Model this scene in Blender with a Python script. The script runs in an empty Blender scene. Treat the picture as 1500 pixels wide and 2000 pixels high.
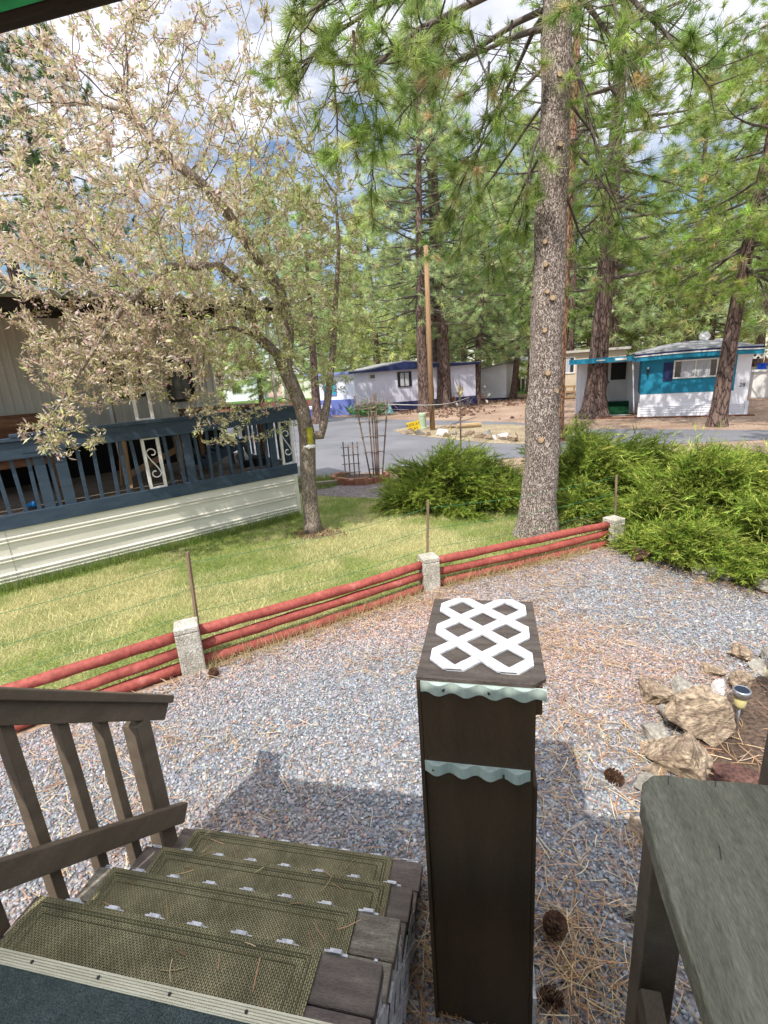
import bpy, bmesh, math, random
import numpy as np
from mathutils import Vector, Matrix, noise as mnoise

random.seed(7)
RNG = np.random.default_rng(11)
scene = bpy.context.scene
COL = scene.collection
PI = math.pi
rad = math.radians

# ---------------------------------------------------------------- camera maths
F, CX, CY, H = 950.0, 750.0, 1000.0, 2.3
_roll = rad(4.0)
_Y = Vector((957 - CX, 716 - CY, F)).normalized()
_h = Vector((math.cos(_roll), -math.sin(_roll), 0))
_Z = _Y.cross(_h).normalized()
if _Z.y > 0: _Z = -_Z
_X = _Y.cross(_Z).normalized()
if _X.x < 0: _X = -_X

def ray(u, v):
    c = Vector((u - CX, v - CY, F))
    return Vector((c.dot(_X), c.dot(_Y), c.dot(_Z)))
def atz(u, v, z=0.0):
    r = ray(u, v); t = (z - H) / r.z
    return Vector((r.x * t, r.y * t, z))
def aty(u, v, y):
    r = ray(u, v); t = y / r.y
    return Vector((r.x * t, y, H + r.z * t))

cam = bpy.data.cameras.new('camera'); camo = bpy.data.objects.new('camera', cam); COL.objects.link(camo)
right = Vector((_X.x, _Y.x, _Z.x)); down = Vector((_X.y, _Y.y, _Z.y)); fwd = Vector((_X.z, _Y.z, _Z.z))
M = Matrix((right, -down, -fwd)).transposed().to_4x4(); M.translation = Vector((0, 0, H))
camo.matrix_world = M
cam.sensor_fit = 'VERTICAL'; cam.sensor_height = 36.0; cam.lens = 36.0 * F / 2000.0
cam.clip_start = 0.05; cam.clip_end = 2000
scene.camera = camo

# ---------------------------------------------------------------- light
AZ, EL = rad(19), rad(54)
sd = Vector((math.sin(AZ) * math.cos(EL), math.cos(AZ) * math.cos(EL), -math.sin(EL)))   # direction light travels
sun = bpy.data.lights.new('sun', 'SUN'); suno = bpy.data.objects.new('sun', sun); COL.objects.link(suno)
sun.energy = 5.0; sun.angle = rad(0.5); sun.color = (1.0, 0.95, 0.87)
suno.rotation_euler = sd.to_track_quat('-Z', 'Y').to_euler(); suno.location = (0, -5, 20)
world = bpy.data.worlds.new('World'); scene.world = world; world.use_nodes = True
nt = world.node_tree; N = nt.nodes; L = nt.links; N.clear()
out = N.new('ShaderNodeOutputWorld'); bg = N.new('ShaderNodeBackground'); L.new(bg.outputs[0], out.inputs[0])
sky = N.new('ShaderNodeTexSky'); sky.sky_type = 'NISHITA'; sky.sun_disc = False
sky.sun_elevation = EL; sky.sun_rotation = math.atan2(-sd.x, -sd.y); sky.air_density = 1.0; sky.dust_density = 0.4; sky.ozone_density = 2.0
tc = N.new('ShaderNodeTexCoord'); mp = N.new('ShaderNodeMapping'); mp.inputs['Scale'].default_value = (1.5, 1.5, 3.6); mp.inputs['Location'].default_value = (.35, .1, .2)
n1 = N.new('ShaderNodeTexNoise'); n1.inputs['Scale'].default_value = 1.7; n1.inputs['Detail'].default_value = 7; n1.inputs['Roughness'].default_value = .58
cr = N.new('ShaderNodeValToRGB'); cr.color_ramp.elements[0].position = .36; cr.color_ramp.elements[1].position = .52
n2 = N.new('ShaderNodeTexNoise'); n2.inputs['Scale'].default_value = 4.0; n2.inputs['Detail'].default_value = 5
cc = N.new('ShaderNodeValToRGB')
cc.color_ramp.elements[0].position = .3; cc.color_ramp.elements[0].color = (5.6, 5.8, 6.9, 1)
cc.color_ramp.elements[1].position = .7; cc.color_ramp.elements[1].color = (9.0, 9.1, 9.8, 1)
mx = N.new('ShaderNodeMix'); mx.data_type = 'RGBA'
L.new(tc.outputs['Generated'], mp.inputs[0]); L.new(mp.outputs[0], n1.inputs[0]); 
sz_ = N.new('ShaderNodeSeparateXYZ'); L.new(tc.outputs['Generated'], sz_.inputs[0]); ma = N.new('ShaderNodeMath'); ma.operation = 'MULTIPLY_ADD'; ma.inputs[1].default_value = .95; ma.inputs[2].default_value = -.365
L.new(sz_.outputs[2], ma.inputs[0]); mb = N.new('ShaderNodeMath'); mb.operation = 'ADD'; L.new(ma.outputs[0], mb.inputs[0]); L.new(n1.outputs[0], mb.inputs[1]); L.new(mb.outputs[0], cr.inputs[0])
L.new(mp.outputs[0], n2.inputs[0]); L.new(n2.outputs[0], cc.inputs[0])
L.new(cr.outputs[0], mx.inputs['Factor']); L.new(sky.outputs[0], mx.inputs[6]); L.new(cc.outputs[0], mx.inputs[7])
# clouds high overhead, above the frame, are brightened as added fill light
sx = N.new('ShaderNodeSeparateXYZ'); L.new(tc.outputs['Generated'], sx.inputs[0])
mz = N.new('ShaderNodeMapRange'); mz.interpolation_type = 'SMOOTHSTEP'; mz.inputs[1].default_value = .52; mz.inputs[2].default_value = .85; mz.inputs[3].default_value = 1.0; mz.inputs[4].default_value = 1.95
L.new(sx.outputs[2], mz.inputs[0]); ml = N.new('ShaderNodeMix'); ml.data_type = 'RGBA'; ml.blend_type = 'MULTIPLY'; ml.inputs['Factor'].default_value = 1
L.new(cc.outputs[0], ml.inputs[6]); L.new(mz.outputs[0], ml.inputs[7]); L.new(ml.outputs[2], mx.inputs[7])
L.new(mx.outputs[2], bg.inputs[0]); bg.inputs[1].default_value = 0.15
scene.view_settings.view_transform = 'Standard'; scene.view_settings.look = 'None'; scene.view_settings.exposure = 0
try:
    scene.cycles.max_bounces = 6; scene.cycles.diffuse_bounces = 3; scene.cycles.transparent_max_bounces = 4
    scene.cycles.use_denoising = True
except Exception: pass

# ---------------------------------------------------------------- materials
def rgba(c): return (c[0], c[1], c[2], 1.0)
def mat(name, c1, c2=None, c3=None, scale=6.0, detail=6.0, stretch=(1, 1, 1), rough=.75, bump=0.0, bscale=60.0,
        bstretch=None, spec=.25, metal=0.0, fine=.12, fscale=90.0, wave=None, lo=.35, hi=.65, dist=0.0):
    m = bpy.data.materials.new(name); m.use_nodes = True
    t = m.node_tree; n = t.nodes; l = t.links
    b = n['Principled BSDF']; b.inputs['Roughness'].default_value = rough; b.inputs['Metallic'].default_value = metal
    b.inputs['Specular IOR Level'].default_value = spec
    tcn = n.new('ShaderNodeTexCoord'); mpn = n.new('ShaderNodeMapping'); mpn.inputs['Scale'].default_value = stretch
    l.new(tcn.outputs['Object'], mpn.inputs[0])
    a = n.new('ShaderNodeTexNoise'); a.inputs['Scale'].default_value = scale; a.inputs['Detail'].default_value = detail
    a.inputs['Distortion'].default_value = dist
    l.new(mpn.outputs[0], a.inputs[0])
    r = n.new('ShaderNodeValToRGB'); c2 = c2 or tuple(x * .72 for x in c1)
    r.color_ramp.elements[0].position = lo; r.color_ramp.elements[0].color = rgba(c2)
    r.color_ramp.elements[1].position = hi; r.color_ramp.elements[1].color = rgba(c1)
    if c3:
        e = r.color_ramp.elements.new(min(.98, hi + .13)); e.color = rgba(c3)
    l.new(a.outputs[0], r.inputs[0])
    f = n.new('ShaderNodeTexNoise'); f.inputs['Scale'].default_value = fscale; f.inputs['Detail'].default_value = 3
    l.new(mpn.outputs[0], f.inputs[0])
    mr = n.new('ShaderNodeMapRange'); mr.inputs[1].default_value = .3; mr.inputs[2].default_value = .7
    mr.inputs[3].default_value = 1 - fine * 2; mr.inputs[4].default_value = 1 + fine * 1.5
    l.new(f.outputs[0], mr.inputs[0])
    mu = n.new('ShaderNodeMix'); mu.data_type = 'RGBA'; mu.blend_type = 'MULTIPLY'; mu.inputs['Factor'].default_value = 1
    l.new(r.outputs[0], mu.inputs[6]); l.new(mr.outputs[0], mu.inputs[7]); l.new(mu.outputs[2], b.inputs['Base Color'])
    if bump:
        bt = n.new('ShaderNodeTexNoise'); bt.inputs['Scale'].default_value = bscale; bt.inputs['Detail'].default_value = 5
        if bstretch:
            m2 = n.new('ShaderNodeMapping'); m2.inputs['Scale'].default_value = bstretch; l.new(tcn.outputs['Object'], m2.inputs[0]); l.new(m2.outputs[0], bt.inputs[0])
        else: l.new(mpn.outputs[0], bt.inputs[0])
        bn = n.new('ShaderNodeBump'); bn.inputs['Strength'].default_value = bump; bn.inputs['Distance'].default_value = .01
        l.new(bt.outputs[0], bn.inputs['Height']); l.new(bn.outputs[0], b.inputs['Normal'])
    return m

def attr_mat(name, rough=.6, transl=0.0, spec=.2, bump=0.0, tint=(1, 1, 1)):
    """colour from the mesh's own per-leaf / per-stone attribute"""
    m = bpy.data.materials.new(name); m.use_nodes = True
    t = m.node_tree; n = t.nodes; l = t.links
    b = n['Principled BSDF']; b.inputs['Roughness'].default_value = rough; b.inputs['Specular IOR Level'].default_value = spec
    a = n.new('ShaderNodeAttribute'); a.attribute_name = 'Col'
    l.new(a.outputs['Color'], b.inputs['Base Color'])
    if bump:
        tcn = n.new('ShaderNodeTexCoord'); bt = n.new('ShaderNodeTexNoise'); bt.inputs['Scale'].default_value = 160; bt.inputs['Detail'].default_value = 3
        l.new(tcn.outputs['Object'], bt.inputs[0]); bn = n.new('ShaderNodeBump'); bn.inputs['Strength'].default_value = bump; bn.inputs['Distance'].default_value = .004
        l.new(bt.outputs[0], bn.inputs['Height']); l.new(bn.outputs[0], b.inputs['Normal'])
    if transl:
        tr = n.new('ShaderNodeBsdfTranslucent'); l.new(a.outputs['Color'], tr.inputs[0])
        ms = n.new('ShaderNodeMixShader'); ms.inputs[0].default_value = transl
        l.new(b.outputs[0], ms.inputs[1]); l.new(tr.outputs[0], ms.inputs[2]); l.new(ms.outputs[0], n['Material Output'].inputs[0])
    return m

def bark_mat(name, plate, crack, paler, scale=9.0, stretch=(1, 1, .28), bump=.9):
    m = bpy.data.materials.new(name); m.use_nodes = True
    t = m.node_tree; n = t.nodes; l = t.links
    b = n['Principled BSDF']; b.inputs['Roughness'].default_value = .92; b.inputs['Specular IOR Level'].default_value = .1
    tcn = n.new('ShaderNodeTexCoord'); mpn = n.new('ShaderNodeMapping'); mpn.inputs['Scale'].default_value = stretch
    l.new(tcn.outputs['Object'], mpn.inputs[0])
    w = n.new('ShaderNodeTexNoise'); w.inputs['Scale'].default_value = scale * .9; w.inputs['Detail'].default_value = 4
    l.new(mpn.outputs[0], w.inputs[0])
    ad = n.new('ShaderNodeVectorMath'); ad.operation = 'MULTIPLY_ADD'; ad.inputs[1].default_value = (.22, .22, .22)
    l.new(w.outputs['Color'], ad.inputs[0]); l.new(mpn.outputs[0], ad.inputs[2])
    vo = n.new('ShaderNodeTexVoronoi'); vo.feature = 'DISTANCE_TO_EDGE'; vo.inputs['Scale'].default_value = scale
    l.new(ad.outputs[0], vo.inputs[0])
    n2 = n.new('ShaderNodeTexNoise'); n2.inputs['Scale'].default_value = scale * 5; n2.inputs['Detail'].default_value = 8; n2.inputs['Roughness'].default_value = .7
    l.new(mpn.outputs[0], n2.inputs[0])
    r1 = n.new('ShaderNodeValToRGB'); r1.color_ramp.elements[0].position = .0; r1.color_ramp.elements[1].position = .16
    l.new(vo.outputs['Distance'], r1.inputs[0])
    mh = n.new('ShaderNodeMix'); mh.data_type = 'FLOAT'; mh.inputs[0].default_value = .5
    l.new(r1.outputs[0], mh.inputs[2]); l.new(n2.outputs[0], mh.inputs[3])
    r2 = n.new('ShaderNodeValToRGB'); e = r2.color_ramp.elements
    e[0].position = .28; e[0].color = rgba(crack); e[1].position = .52; e[1].color = rgba(plate)
    e2 = e.new(.86); e2.color = rgba(paler)  # palest bark tone, at the top of the mixed noise
    l.new(mh.outputs[0], r2.inputs[0]); l.new(r2.outputs[0], b.inputs['Base Color'])
    bn = n.new('ShaderNodeBump'); bn.inputs['Strength'].default_value = bump; bn.inputs['Distance'].default_value = .03
    l.new(mh.outputs[0], bn.inputs['Height']); l.new(bn.outputs[0], b.inputs['Normal'])
    return m

def ribbed(m, axis, period, depth=.02, strength=.9):
    """add a corrugation bump to a material along one object axis"""
    t = m.node_tree; n = t.nodes; l = t.links; b = n['Principled BSDF']
    tcn = n.new('ShaderNodeTexCoord'); w = n.new('ShaderNodeTexWave'); w.bands_direction = axis
    w.inputs['Scale'].default_value = 2 * PI / 20.0 / period * 1.0; w.inputs['Distortion'].default_value = 0
    l.new(tcn.outputs['Object'], w.inputs[0])
    bn = n.new('ShaderNodeBump'); bn.inputs['Strength'].default_value = strength; bn.inputs['Distance'].default_value = depth
    l.new(w.outputs[1], bn.inputs['Height'])
    if b.inputs['Normal'].links: l.new(b.inputs['Normal'].links[0].from_socket, bn.inputs['Normal'])
    l.new(bn.outputs[0], b.inputs['Normal'])
    return m

# ---------------------------------------------------------------- mesh helpers
class B:
    def __init__(s): s.v = []; s.f = []
    def add(s, vs, fs):
        k = len(s.v); s.v += [tuple(x) for x in vs]; s.f += [tuple(i + k for i in f) for f in fs]; return s
    def box(s, x0, x1, y0, y1, z0, z1, mtx=None):
        vs = [Vector(p) for p in ((x0, y0, z0), (x1, y0, z0), (x1, y1, z0), (x0, y1, z0), (x0, y0, z1), (x1, y0, z1), (x1, y1, z1), (x0, y1, z1))]
        if mtx is not None: vs = [mtx @ p for p in vs]
        return s.add(vs, [(3, 2, 1, 0), (4, 5, 6, 7), (0, 1, 5, 4), (1, 2, 6, 5), (2, 3, 7, 6), (3, 0, 4, 7)])
    def beam(s, p0, p1, w, h, up=(0, 0, 1)):
        """box along p0->p1, w sideways, h along up"""
        p0 = Vector(p0); p1 = Vector(p1); d = (p1 - p0).normalized(); u = Vector(up); sx = d.cross(u)
        if sx.length < 1e-4: sx = d.cross(Vector((0, 1, 0)))
        sx.normalize(); u = sx.cross(d).normalized()
        vs = []
        for p in (p0, p1):
            for a, b in ((-1, -1), (1, -1), (1, 1), (-1, 1)): vs.append(p + sx * (a * w / 2) + u * (b * h / 2))
        return s.add(vs, [(3, 2, 1, 0), (4, 5, 6, 7), (0, 1, 5, 4), (1, 2, 6, 5), (2, 3, 7, 6), (3, 0, 4, 7)])
    def tube(s, pts, rs, n=8, cap=True, twist=0.0):
        pts = [Vector(p) for p in pts]
        if not hasattr(rs, '__len__'): rs = [rs] * len(pts)
        k = len(s.v); ref = None
        for i, p in enumerate(pts):
            d = (pts[min(i + 1, len(pts) - 1)] - pts[max(i - 1, 0)])
            d = d.normalized() if d.length > 1e-9 else Vector((0, 0, 1))
            if ref is None: ref = Vector((1, 0, 0)) if abs(d.x) < .8 else Vector((0, 1, 0))
            a = (ref - d * ref.dot(d))
            if a.length < 1e-6: a = d.orthogonal()
            a.normalize(); ref = a; b = d.cross(a)
            for j in range(n):
                t = 2 * PI * j / n + twist
                s.v.append(tuple(p + (a * math.cos(t) + b * math.sin(t)) * rs[i]))
        for i in range(len(pts) - 1):
            for j in range(n):
                s.f.append((k + i * n + j, k + i * n + (j + 1) % n, k + (i + 1) * n + (j + 1) % n, k + (i + 1) * n + j))
        if cap:
            s.f.append(tuple(k + j for j in reversed(range(n)))); e = k + (len(pts) - 1) * n
            s.f.append(tuple(e + j for j in range(n)))
        return s
    def prism(s, poly, z0, z1, mtx=None):
        n = len(poly); vs = [Vector((p[0], p[1], z0)) for p in poly] + [Vector((p[0], p[1], z1)) for p in poly]
        if mtx is not None: vs = [mtx @ p for p in vs]
        return s.add(vs, [tuple(reversed(range(n))), tuple(range(n, 2 * n))] + [(i, (i + 1) % n, n + (i + 1) % n, n + i) for i in range(n)])
    def lathe(s, prof, c=(0, 0, 0), n=20, mtx=None):
        vs = []; fs = []
        for r, z in prof:
            for j in range(n):
                t = 2 * PI * j / n; p = Vector((c[0] + r * math.cos(t), c[1] + r * math.sin(t), c[2] + z)); vs.append(mtx @ p if mtx is not None else p)
        for i in range(len(prof) - 1):
            for j in range(n): fs.append((i * n + j, i * n + (j + 1) % n, (i + 1) * n + (j + 1) % n, (i + 1) * n + j))
        fs.append(tuple(reversed(range(n)))); fs.append(tuple((len(prof) - 1) * n + j for j in range(n)))
        return s.add(vs, fs)
    def build(s, name, m, parent=None, smooth=False, bevel=0.0, world=False, label=None):
        me = bpy.data.meshes.new(name)
        vs = s.v
        if world and parent is not None:
            iv = parent.matrix_basis.inverted(); vs = [tuple(iv @ Vector(p)) for p in vs]
        me.from_pydata(vs, [], s.f); me.update()
        if smooth:
            me.polygons.foreach_set('use_smooth', [True] * len(me.polygons))
        me.materials.append(m)
        o = bpy.data.objects.new(name, me); COL.objects.link(o)
        if parent is not None: o.parent = parent
        if bevel:
            b = o.modifiers.new('bevel', 'BEVEL'); b.width = bevel; b.segments = 2; b.limit_method = 'ANGLE'; b.angle_limit = rad(40)
        if label: o['label'] = label
        return o

def T(name, label, cat, loc=(0, 0, 0), rz=0.0, group=None, scale=1.0):
    o = bpy.data.objects.new(name, None); COL.objects.link(o); o.empty_display_size = .2
    o.location = loc; o.rotation_euler = (0, 0, rz); o.scale = (scale,) * 3
    o.matrix_basis = Matrix.Translation(Vector(loc)) @ Matrix.Rotation(rz, 4, 'Z') @ Matrix.Scale(scale, 4)
    o['label'] = label; o['category'] = cat
    if group: o['group'] = group
    return o
def tag(o, label, cat, group=None):
    o['label'] = label; o['category'] = cat
    if group: o['group'] = group
    return o
def kind(o, k='structure'):
    o['kind'] = k; return o
def dup(root, loc, rz, scale=1.0, label=None, group=None):
    r = root.copy(); COL.objects.link(r)
    r.location = loc; r.rotation_euler = (0, 0, rz); r.scale = (scale,) * 3 if not hasattr(scale, '__len__') else scale
    if label: r['label'] = label
    if group: r['group'] = group
    for ch in list(root.children):
        c = ch.copy(); COL.objects.link(c); c.parent = r
        for g in list(ch.children):
            d = g.copy(); COL.objects.link(d); d.parent = c
    return r

def big_mesh(name, verts, loops, nper, m, col=None, parent=None, smooth=False):
    """verts (n,3), loops flat index array, nper = corners per face"""
    me = bpy.data.meshes.new(name); nv = len(verts); nf = len(loops) // nper
    v = np.asarray(verts, dtype=np.float32)
    if parent is not None:
        mi = np.array(parent.matrix_basis.inverted()); v = (v @ mi[:3, :3].T + mi[:3, 3]).astype(np.float32)
    me.vertices.add(nv); me.vertices.foreach_set('co', v.ravel())
    me.loops.add(len(loops)); me.loops.foreach_set('vertex_index', np.asarray(loops, dtype=np.int32))
    me.polygons.add(nf); me.polygons.foreach_set('loop_start', np.arange(0, nf * nper, nper, dtype=np.int32))
    try: me.polygons.foreach_set('loop_total', np.full(nf, nper, dtype=np.int32))
    except Exception: pass
    me.update(calc_edges=True); me.validate()
    if smooth: me.polygons.foreach_set('use_smooth', [True] * len(me.polygons))
    if col is not None:
        a = me.color_attributes.new('Col', 'FLOAT_COLOR', 'POINT')
        c = np.ones((nv, 4), dtype=np.float32); c[:, :3] = col; a.data.foreach_set('color', c.ravel())
    me.materials.append(m)
    o = bpy.data.objects.new(name, me); COL.objects.link(o)
    if parent is not None: o.parent = parent
    return o

def nrm(a):
    return a / np.maximum(np.linalg.norm(a, axis=1, keepdims=True), 1e-9)

def lownoise(xy, s, seed=0):
    """cheap smooth noise in 0..1"""
    r = np.random.default_rng(seed); o = np.zeros(len(xy))
    for k in range(7):
        a = r.uniform(0, 2 * PI); f = s * r.uniform(.5, 1.9); o += np.sin(f * (xy[:, 0] * math.cos(a) + xy[:, 1] * math.sin(a)) + r.uniform(0, 6.28) + 1.3 * np.sin(.5 * f * xy[:, 1] + k))
    return np.clip(.5 + o / 6.0, 0, 1)

def inpoly(xy, poly):
    x, y = xy[:, 0], xy[:, 1]; ins = np.zeros(len(xy), bool); n = len(poly)
    for i in range(n):
        x0, y0 = poly[i][:2]; x1, y1 = poly[(i + 1) % n][:2]
        c = ((y0 > y) != (y1 > y)) & (x < (x1 - x0) * (y - y0) / ((y1 - y0) or 1e-9) + x0); ins ^= c
    return ins

def scatter(poly, n, rng):
    p = np.array([q[:2] for q in poly]); lo, hi = p.min(0), p.max(0); out = np.zeros((0, 2))
    while len(out) < n:
        c = rng.uniform(lo, hi, (n * 2, 2)); out = np.vstack([out, c[inpoly(c, poly)]])
    return out[:n]

def sheet(name, poly, z, m):
    b = B(); b.add([(p[0], p[1], z) for p in poly], [tuple(range(len(poly)))])
    return kind(b.build(name, m))

def clip_poly(poly, x0, x1, y0, y1):
    def cl(p, ins, inter):
        o = []
        for i in range(len(p)):
            a, b = p[i - 1], p[i]
            if ins(b):
                if not ins(a): o.append(inter(a, b))
                o.append(b)
            elif ins(a): o.append(inter(a, b))
        return o
    def ix(c): return lambda a, b: (c, a[1] + (b[1] - a[1]) * (c - a[0]) / (b[0] - a[0]))
    def iy(c): return lambda a, b: (a[0] + (b[0] - a[0]) * (c - a[1]) / (b[1] - a[1]), c)
    for ins, it in ((lambda p: p[0] >= x0, ix(x0)), (lambda p: p[0] <= x1, ix(x1)), (lambda p: p[1] >= y0, iy(y0)), (lambda p: p[1] <= y1, iy(y1))):
        if not poly: break
        poly = cl(poly, ins, it)
    return poly
def lattice(b, x0, x1, y0, y1, p, w, th, mtx, ox=0.0, oy=0.0):
    """crossing strips at 45 degrees, diagonal pitch p, clipped to a rectangle; two layers of thickness th"""
    R = (x1 - x0) + (y1 - y0) + p; n = int(R / p) + 2
    for lay, sg in ((0, 1), (1, -1)):
        for k in range(-n, n + 1):
            cx = (x0 + x1) / 2 + ox + k * p; cy = (y0 + y1) / 2 + oy
            d = (math.sqrt(.5), sg * math.sqrt(.5)); q = (-d[1], d[0])
            poly = [(cx + d[0] * a + q[0] * c, cy + d[1] * a + q[1] * c) for a, c in ((-R, -w / 2), (R, -w / 2), (R, w / 2), (-R, w / 2))]
            poly = clip_poly(poly, x0, x1, y0, y1)
            if len(poly) >= 3:
                b.prism(poly, lay * th * .5, th * (1 + lay * .5) , mtx)
    return b

def rock_mesh(b, c, size, rng, flat=.7, subd=2, rough=.12, rz=None, crag=0.0):
    bm = bmesh.new()
    for _ in range(13):
        v = Vector(rng.normal(size=3)); v.normalize(); v *= rng.uniform(.78, 1.0)
        bm.verts.new((v.x, v.y, v.z))
    bmesh.ops.convex_hull(bm, input=bm.verts)
    for v in [v for v in bm.verts if not v.link_faces]: bm.verts.remove(v)
    bmesh.ops.subdivide_edges(bm, edges=bm.edges[:], cuts=subd, use_grid_fill=True)
    bmesh.ops.triangulate(bm, faces=bm.faces[:])
    off = Vector(rng.uniform(-50, 50, 3)); a = rng.uniform(0, 6.28) if rz is None else rz
    R = Matrix.Rotation(a, 3, 'Z'); sz = size if hasattr(size, '__len__') else (size, size * .8, size * flat)
    k = len(b.v); bm.verts.index_update()
    for v in bm.verts:
        p = v.co.copy(); nn = mnoise.fractal(p * 2.2 + off, 1.0, 2.0, 4); p *= 1 + rough * nn
        if crag: p *= 1 + crag * (mnoise.fractal(Vector((p.x * 5, p.y * 5, p.z * 7)) + off, 1.0, 2.0, 3) - .6 * abs(mnoise.noise(p * 4.5 - off)))
        p = R @ Vector((p.x * sz[0], p.y * sz[1], p.z * sz[2])); b.v.append((p.x + c[0], p.y + c[1], p.z + c[2]))
    for f in bm.faces: b.f.append(tuple(k + v.index for v in f.verts))
    bm.free(); return b
# ================================================================= SETTING: ground sheets
m_dirt = mat('dirt', (.40, .29, .21), (.26, .17, .12), (.46, .37, .27), scale=.55, fine=.22, fscale=14, bump=.6, bscale=25, rough=.95)
m_road = mat('asphalt', (.20, .20, .215), (.145, .145, .16), (.25, .24, .25), scale=.5, fine=.10, fscale=60, bump=.3, bscale=180, rough=.85)
m_gravelbed = mat('gravel bed', (.25, .235, .235), (.15, .145, .15), (.33, .25, .21), scale=9, fine=.3, fscale=45, bump=1, bscale=45, rough=.95)
m_lawn = mat('lawn soil', (.32, .31, .13), (.16, .20, .06), (.44, .40, .21), scale=1.6, fine=.25, fscale=55, bump=.6, bscale=70, rough=.95)
m_farlawn = mat('far lawn', (.16, .30, .05), (.11, .23, .035), scale=.6, fine=.1, rough=.9)
m_island = mat('island soil', (.40, .33, .22), (.27, .21, .15), (.46, .40, .28), scale=1.1, fine=.3, fscale=18, bump=.8, bscale=20, rough=.95)
m_bed = mat('bed soil', (.13, .09, .065), (.08, .055, .04), (.18, .12, .08), scale=3, fine=.3, fscale=40, bump=1, bscale=50, rough=.95)

sheet('ground', [(-400, -60), (400, -60), (400, 500), (-400, 500)], -.004, m_dirt)
ROAD = [(-40, 3), (-20, 6.6), (-9, 9.8), (-3.17, 11.35), (.54, 12.8), (4.6, 14.2), (8, 14.4), (30, 12.5), (30, 13.8), (12, 15.1), (7.83, 16.1), (5.48, 17.2), (3.0, 18.2), (.9, 21.4), (-4.5, 24.8), (-7.44, 27.6), (-11.8, 30.0), (-22, 34), (-60, 30)]
sheet('road', ROAD, 0.0, m_road)
ISL = [(-4.0, 20.2), (-3.4, 18.9), (-1.72, 17.15), (-.13, 15.6), (.93, 15.1), (2.1, 15.9), (2.9, 17.6), (2.2, 18.9), (.86, 20.4), (-1.24, 21.2), (-3.2, 21.6)]
sheet('traffic_island', ISL, .006, m_island)
sheet('lawn', [(-6.6, .4), (-5.3, .4), (-3.55, 2.13), (-2.5, 3.22), (-.67, 4.95), (1.5, 6.42), (1.3, 8.2), (-1.2, 9.3), (-2.0, 10.0), (-3.6, 10.2), (-4.8, 10.4), (-5.5, 9.6), (-3.3, 7.6), (-7.2, 3.0)], .004, m_lawn)
m_gp = mat('gravel path', (.24, .20, .19), (.15, .13, .13), (.33, .29, .26), scale=8, fine=.3, fscale=35, bump=.9, bscale=40, rough=.95)
sheet('gravel_path', [(-3.6, 9.2), (-1.3, 8.6), (-1.1, 9.9), (-1.6, 10.6), (-3.9, 10.4)], .008, m_gp)
GRAV = [(-5.3, .3), (-3.5, 2.05), (-2.4, 3.12), (-.6, 4.82), (1.55, 6.32), (1.75, 5.9), (2.15, 5.45), (2.7, 4.85), (3.3, 4.5), (3.4, 3.6), (1.9, 3.55), (1.35, 3.1), (1.05, 2.6), (.9, 1.9), (.75, 1.0), (.8, -.8), (-5.5, -.8)]
sheet('gravel_yard', GRAV, .002, m_gravelbed)
sheet('garden_bed', [(1.35, 3.1), (1.9, 3.55), (3.4, 3.6), (5, 3.3), (5, -1), (.8, -1), (.75, 1.0), (.9, 1.9), (1.05, 2.6)], .0, m_bed)
sheet('far_grass', [(-60, 42), (-17, 38.5), (-12.5, 38), (-9, 52), (-30, 70), (-80, 70)], .004, m_farlawn)
sheet('side_grass', [(1.5, 42), (6, 41), (9, 60), (2, 60)], .004, m_farlawn)

# ------------------------------------------------ loose gravel (stuff): flat slate chips
m_stone = attr_mat('slate chips', rough=.75, spec=.25, bump=.25)
def chips(name, pts, size, cols, m, rng, flat=.38, z0=0.0):
    n = len(pts); ang = np.arange(6) * PI / 3
    sz = size * rng.lognormal(0, .28, n); rot = rng.uniform(0, 2 * PI, n); asp = rng.uniform(.5, .95, n)
    V = np.zeros((n, 12, 3))
    for k in range(6):
        rr = rng.uniform(.78, 1.15, n); V[:, k, 0] = np.cos(ang[k]) * rr; V[:, k, 1] = np.sin(ang[k]) * rr * asp; V[:, k, 2] = -.3 + rng.uniform(-.1, .1, n)
        rt = rr * rng.uniform(.55, .85, n); V[:, k + 6, 0] = np.cos(ang[k]) * rt; V[:, k + 6, 1] = np.sin(ang[k]) * rt * asp; V[:, k + 6, 2] = .3 + rng.uniform(-.15, .15, n)
    V *= np.array([1, 1, flat * 2])[None, None] * (sz * .5)[:, None, None]
    tx = rng.normal(0, .24, n); ty = rng.normal(0, .24, n)   # tilt
    z = V[..., 2] + V[..., 0] * np.sin(tx)[:, None] + V[..., 1] * np.sin(ty)[:, None]
    x = V[..., 0] * np.cos(tx)[:, None]; y = V[..., 1] * np.cos(ty)[:, None]
    c, s_ = np.cos(rot)[:, None], np.sin(rot)[:, None]
    W = np.stack([x * c - y * s_ + pts[:, 0:1], x * s_ + y * c + pts[:, 1:2], z + z0 + rng.uniform(.002, .012, n)[:, None]], -1)
    f = []
    for k in range(6):
        k2 = (k + 1) % 6; f.append([k, k2, k2 + 6, k + 6])
    f += [[6, 7, 8, 9], [6, 9, 10, 11]]
    f = np.array(f); loops = (f[None] + (np.arange(n) * 12)[:, None, None]).reshape(-1)
    col = np.repeat(cols, 12, axis=0)
    return big_mesh(name, W.reshape(-1, 3), loops, 4, m, col)
def pal(n, base, w, rng, jit=.18):
    b = np.array(base); c = b[rng.choice(len(b), n, p=np.array(w) / sum(w))]
    return np.clip(c * rng.lognormal(0, jit, (n, 1)) * rng.normal(1, .04, (n, 3)), 0.004, .9)
P1 = scatter(GRAV, 165000, RNG); P1 = P1[P1[:, 1] > .5]
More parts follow.
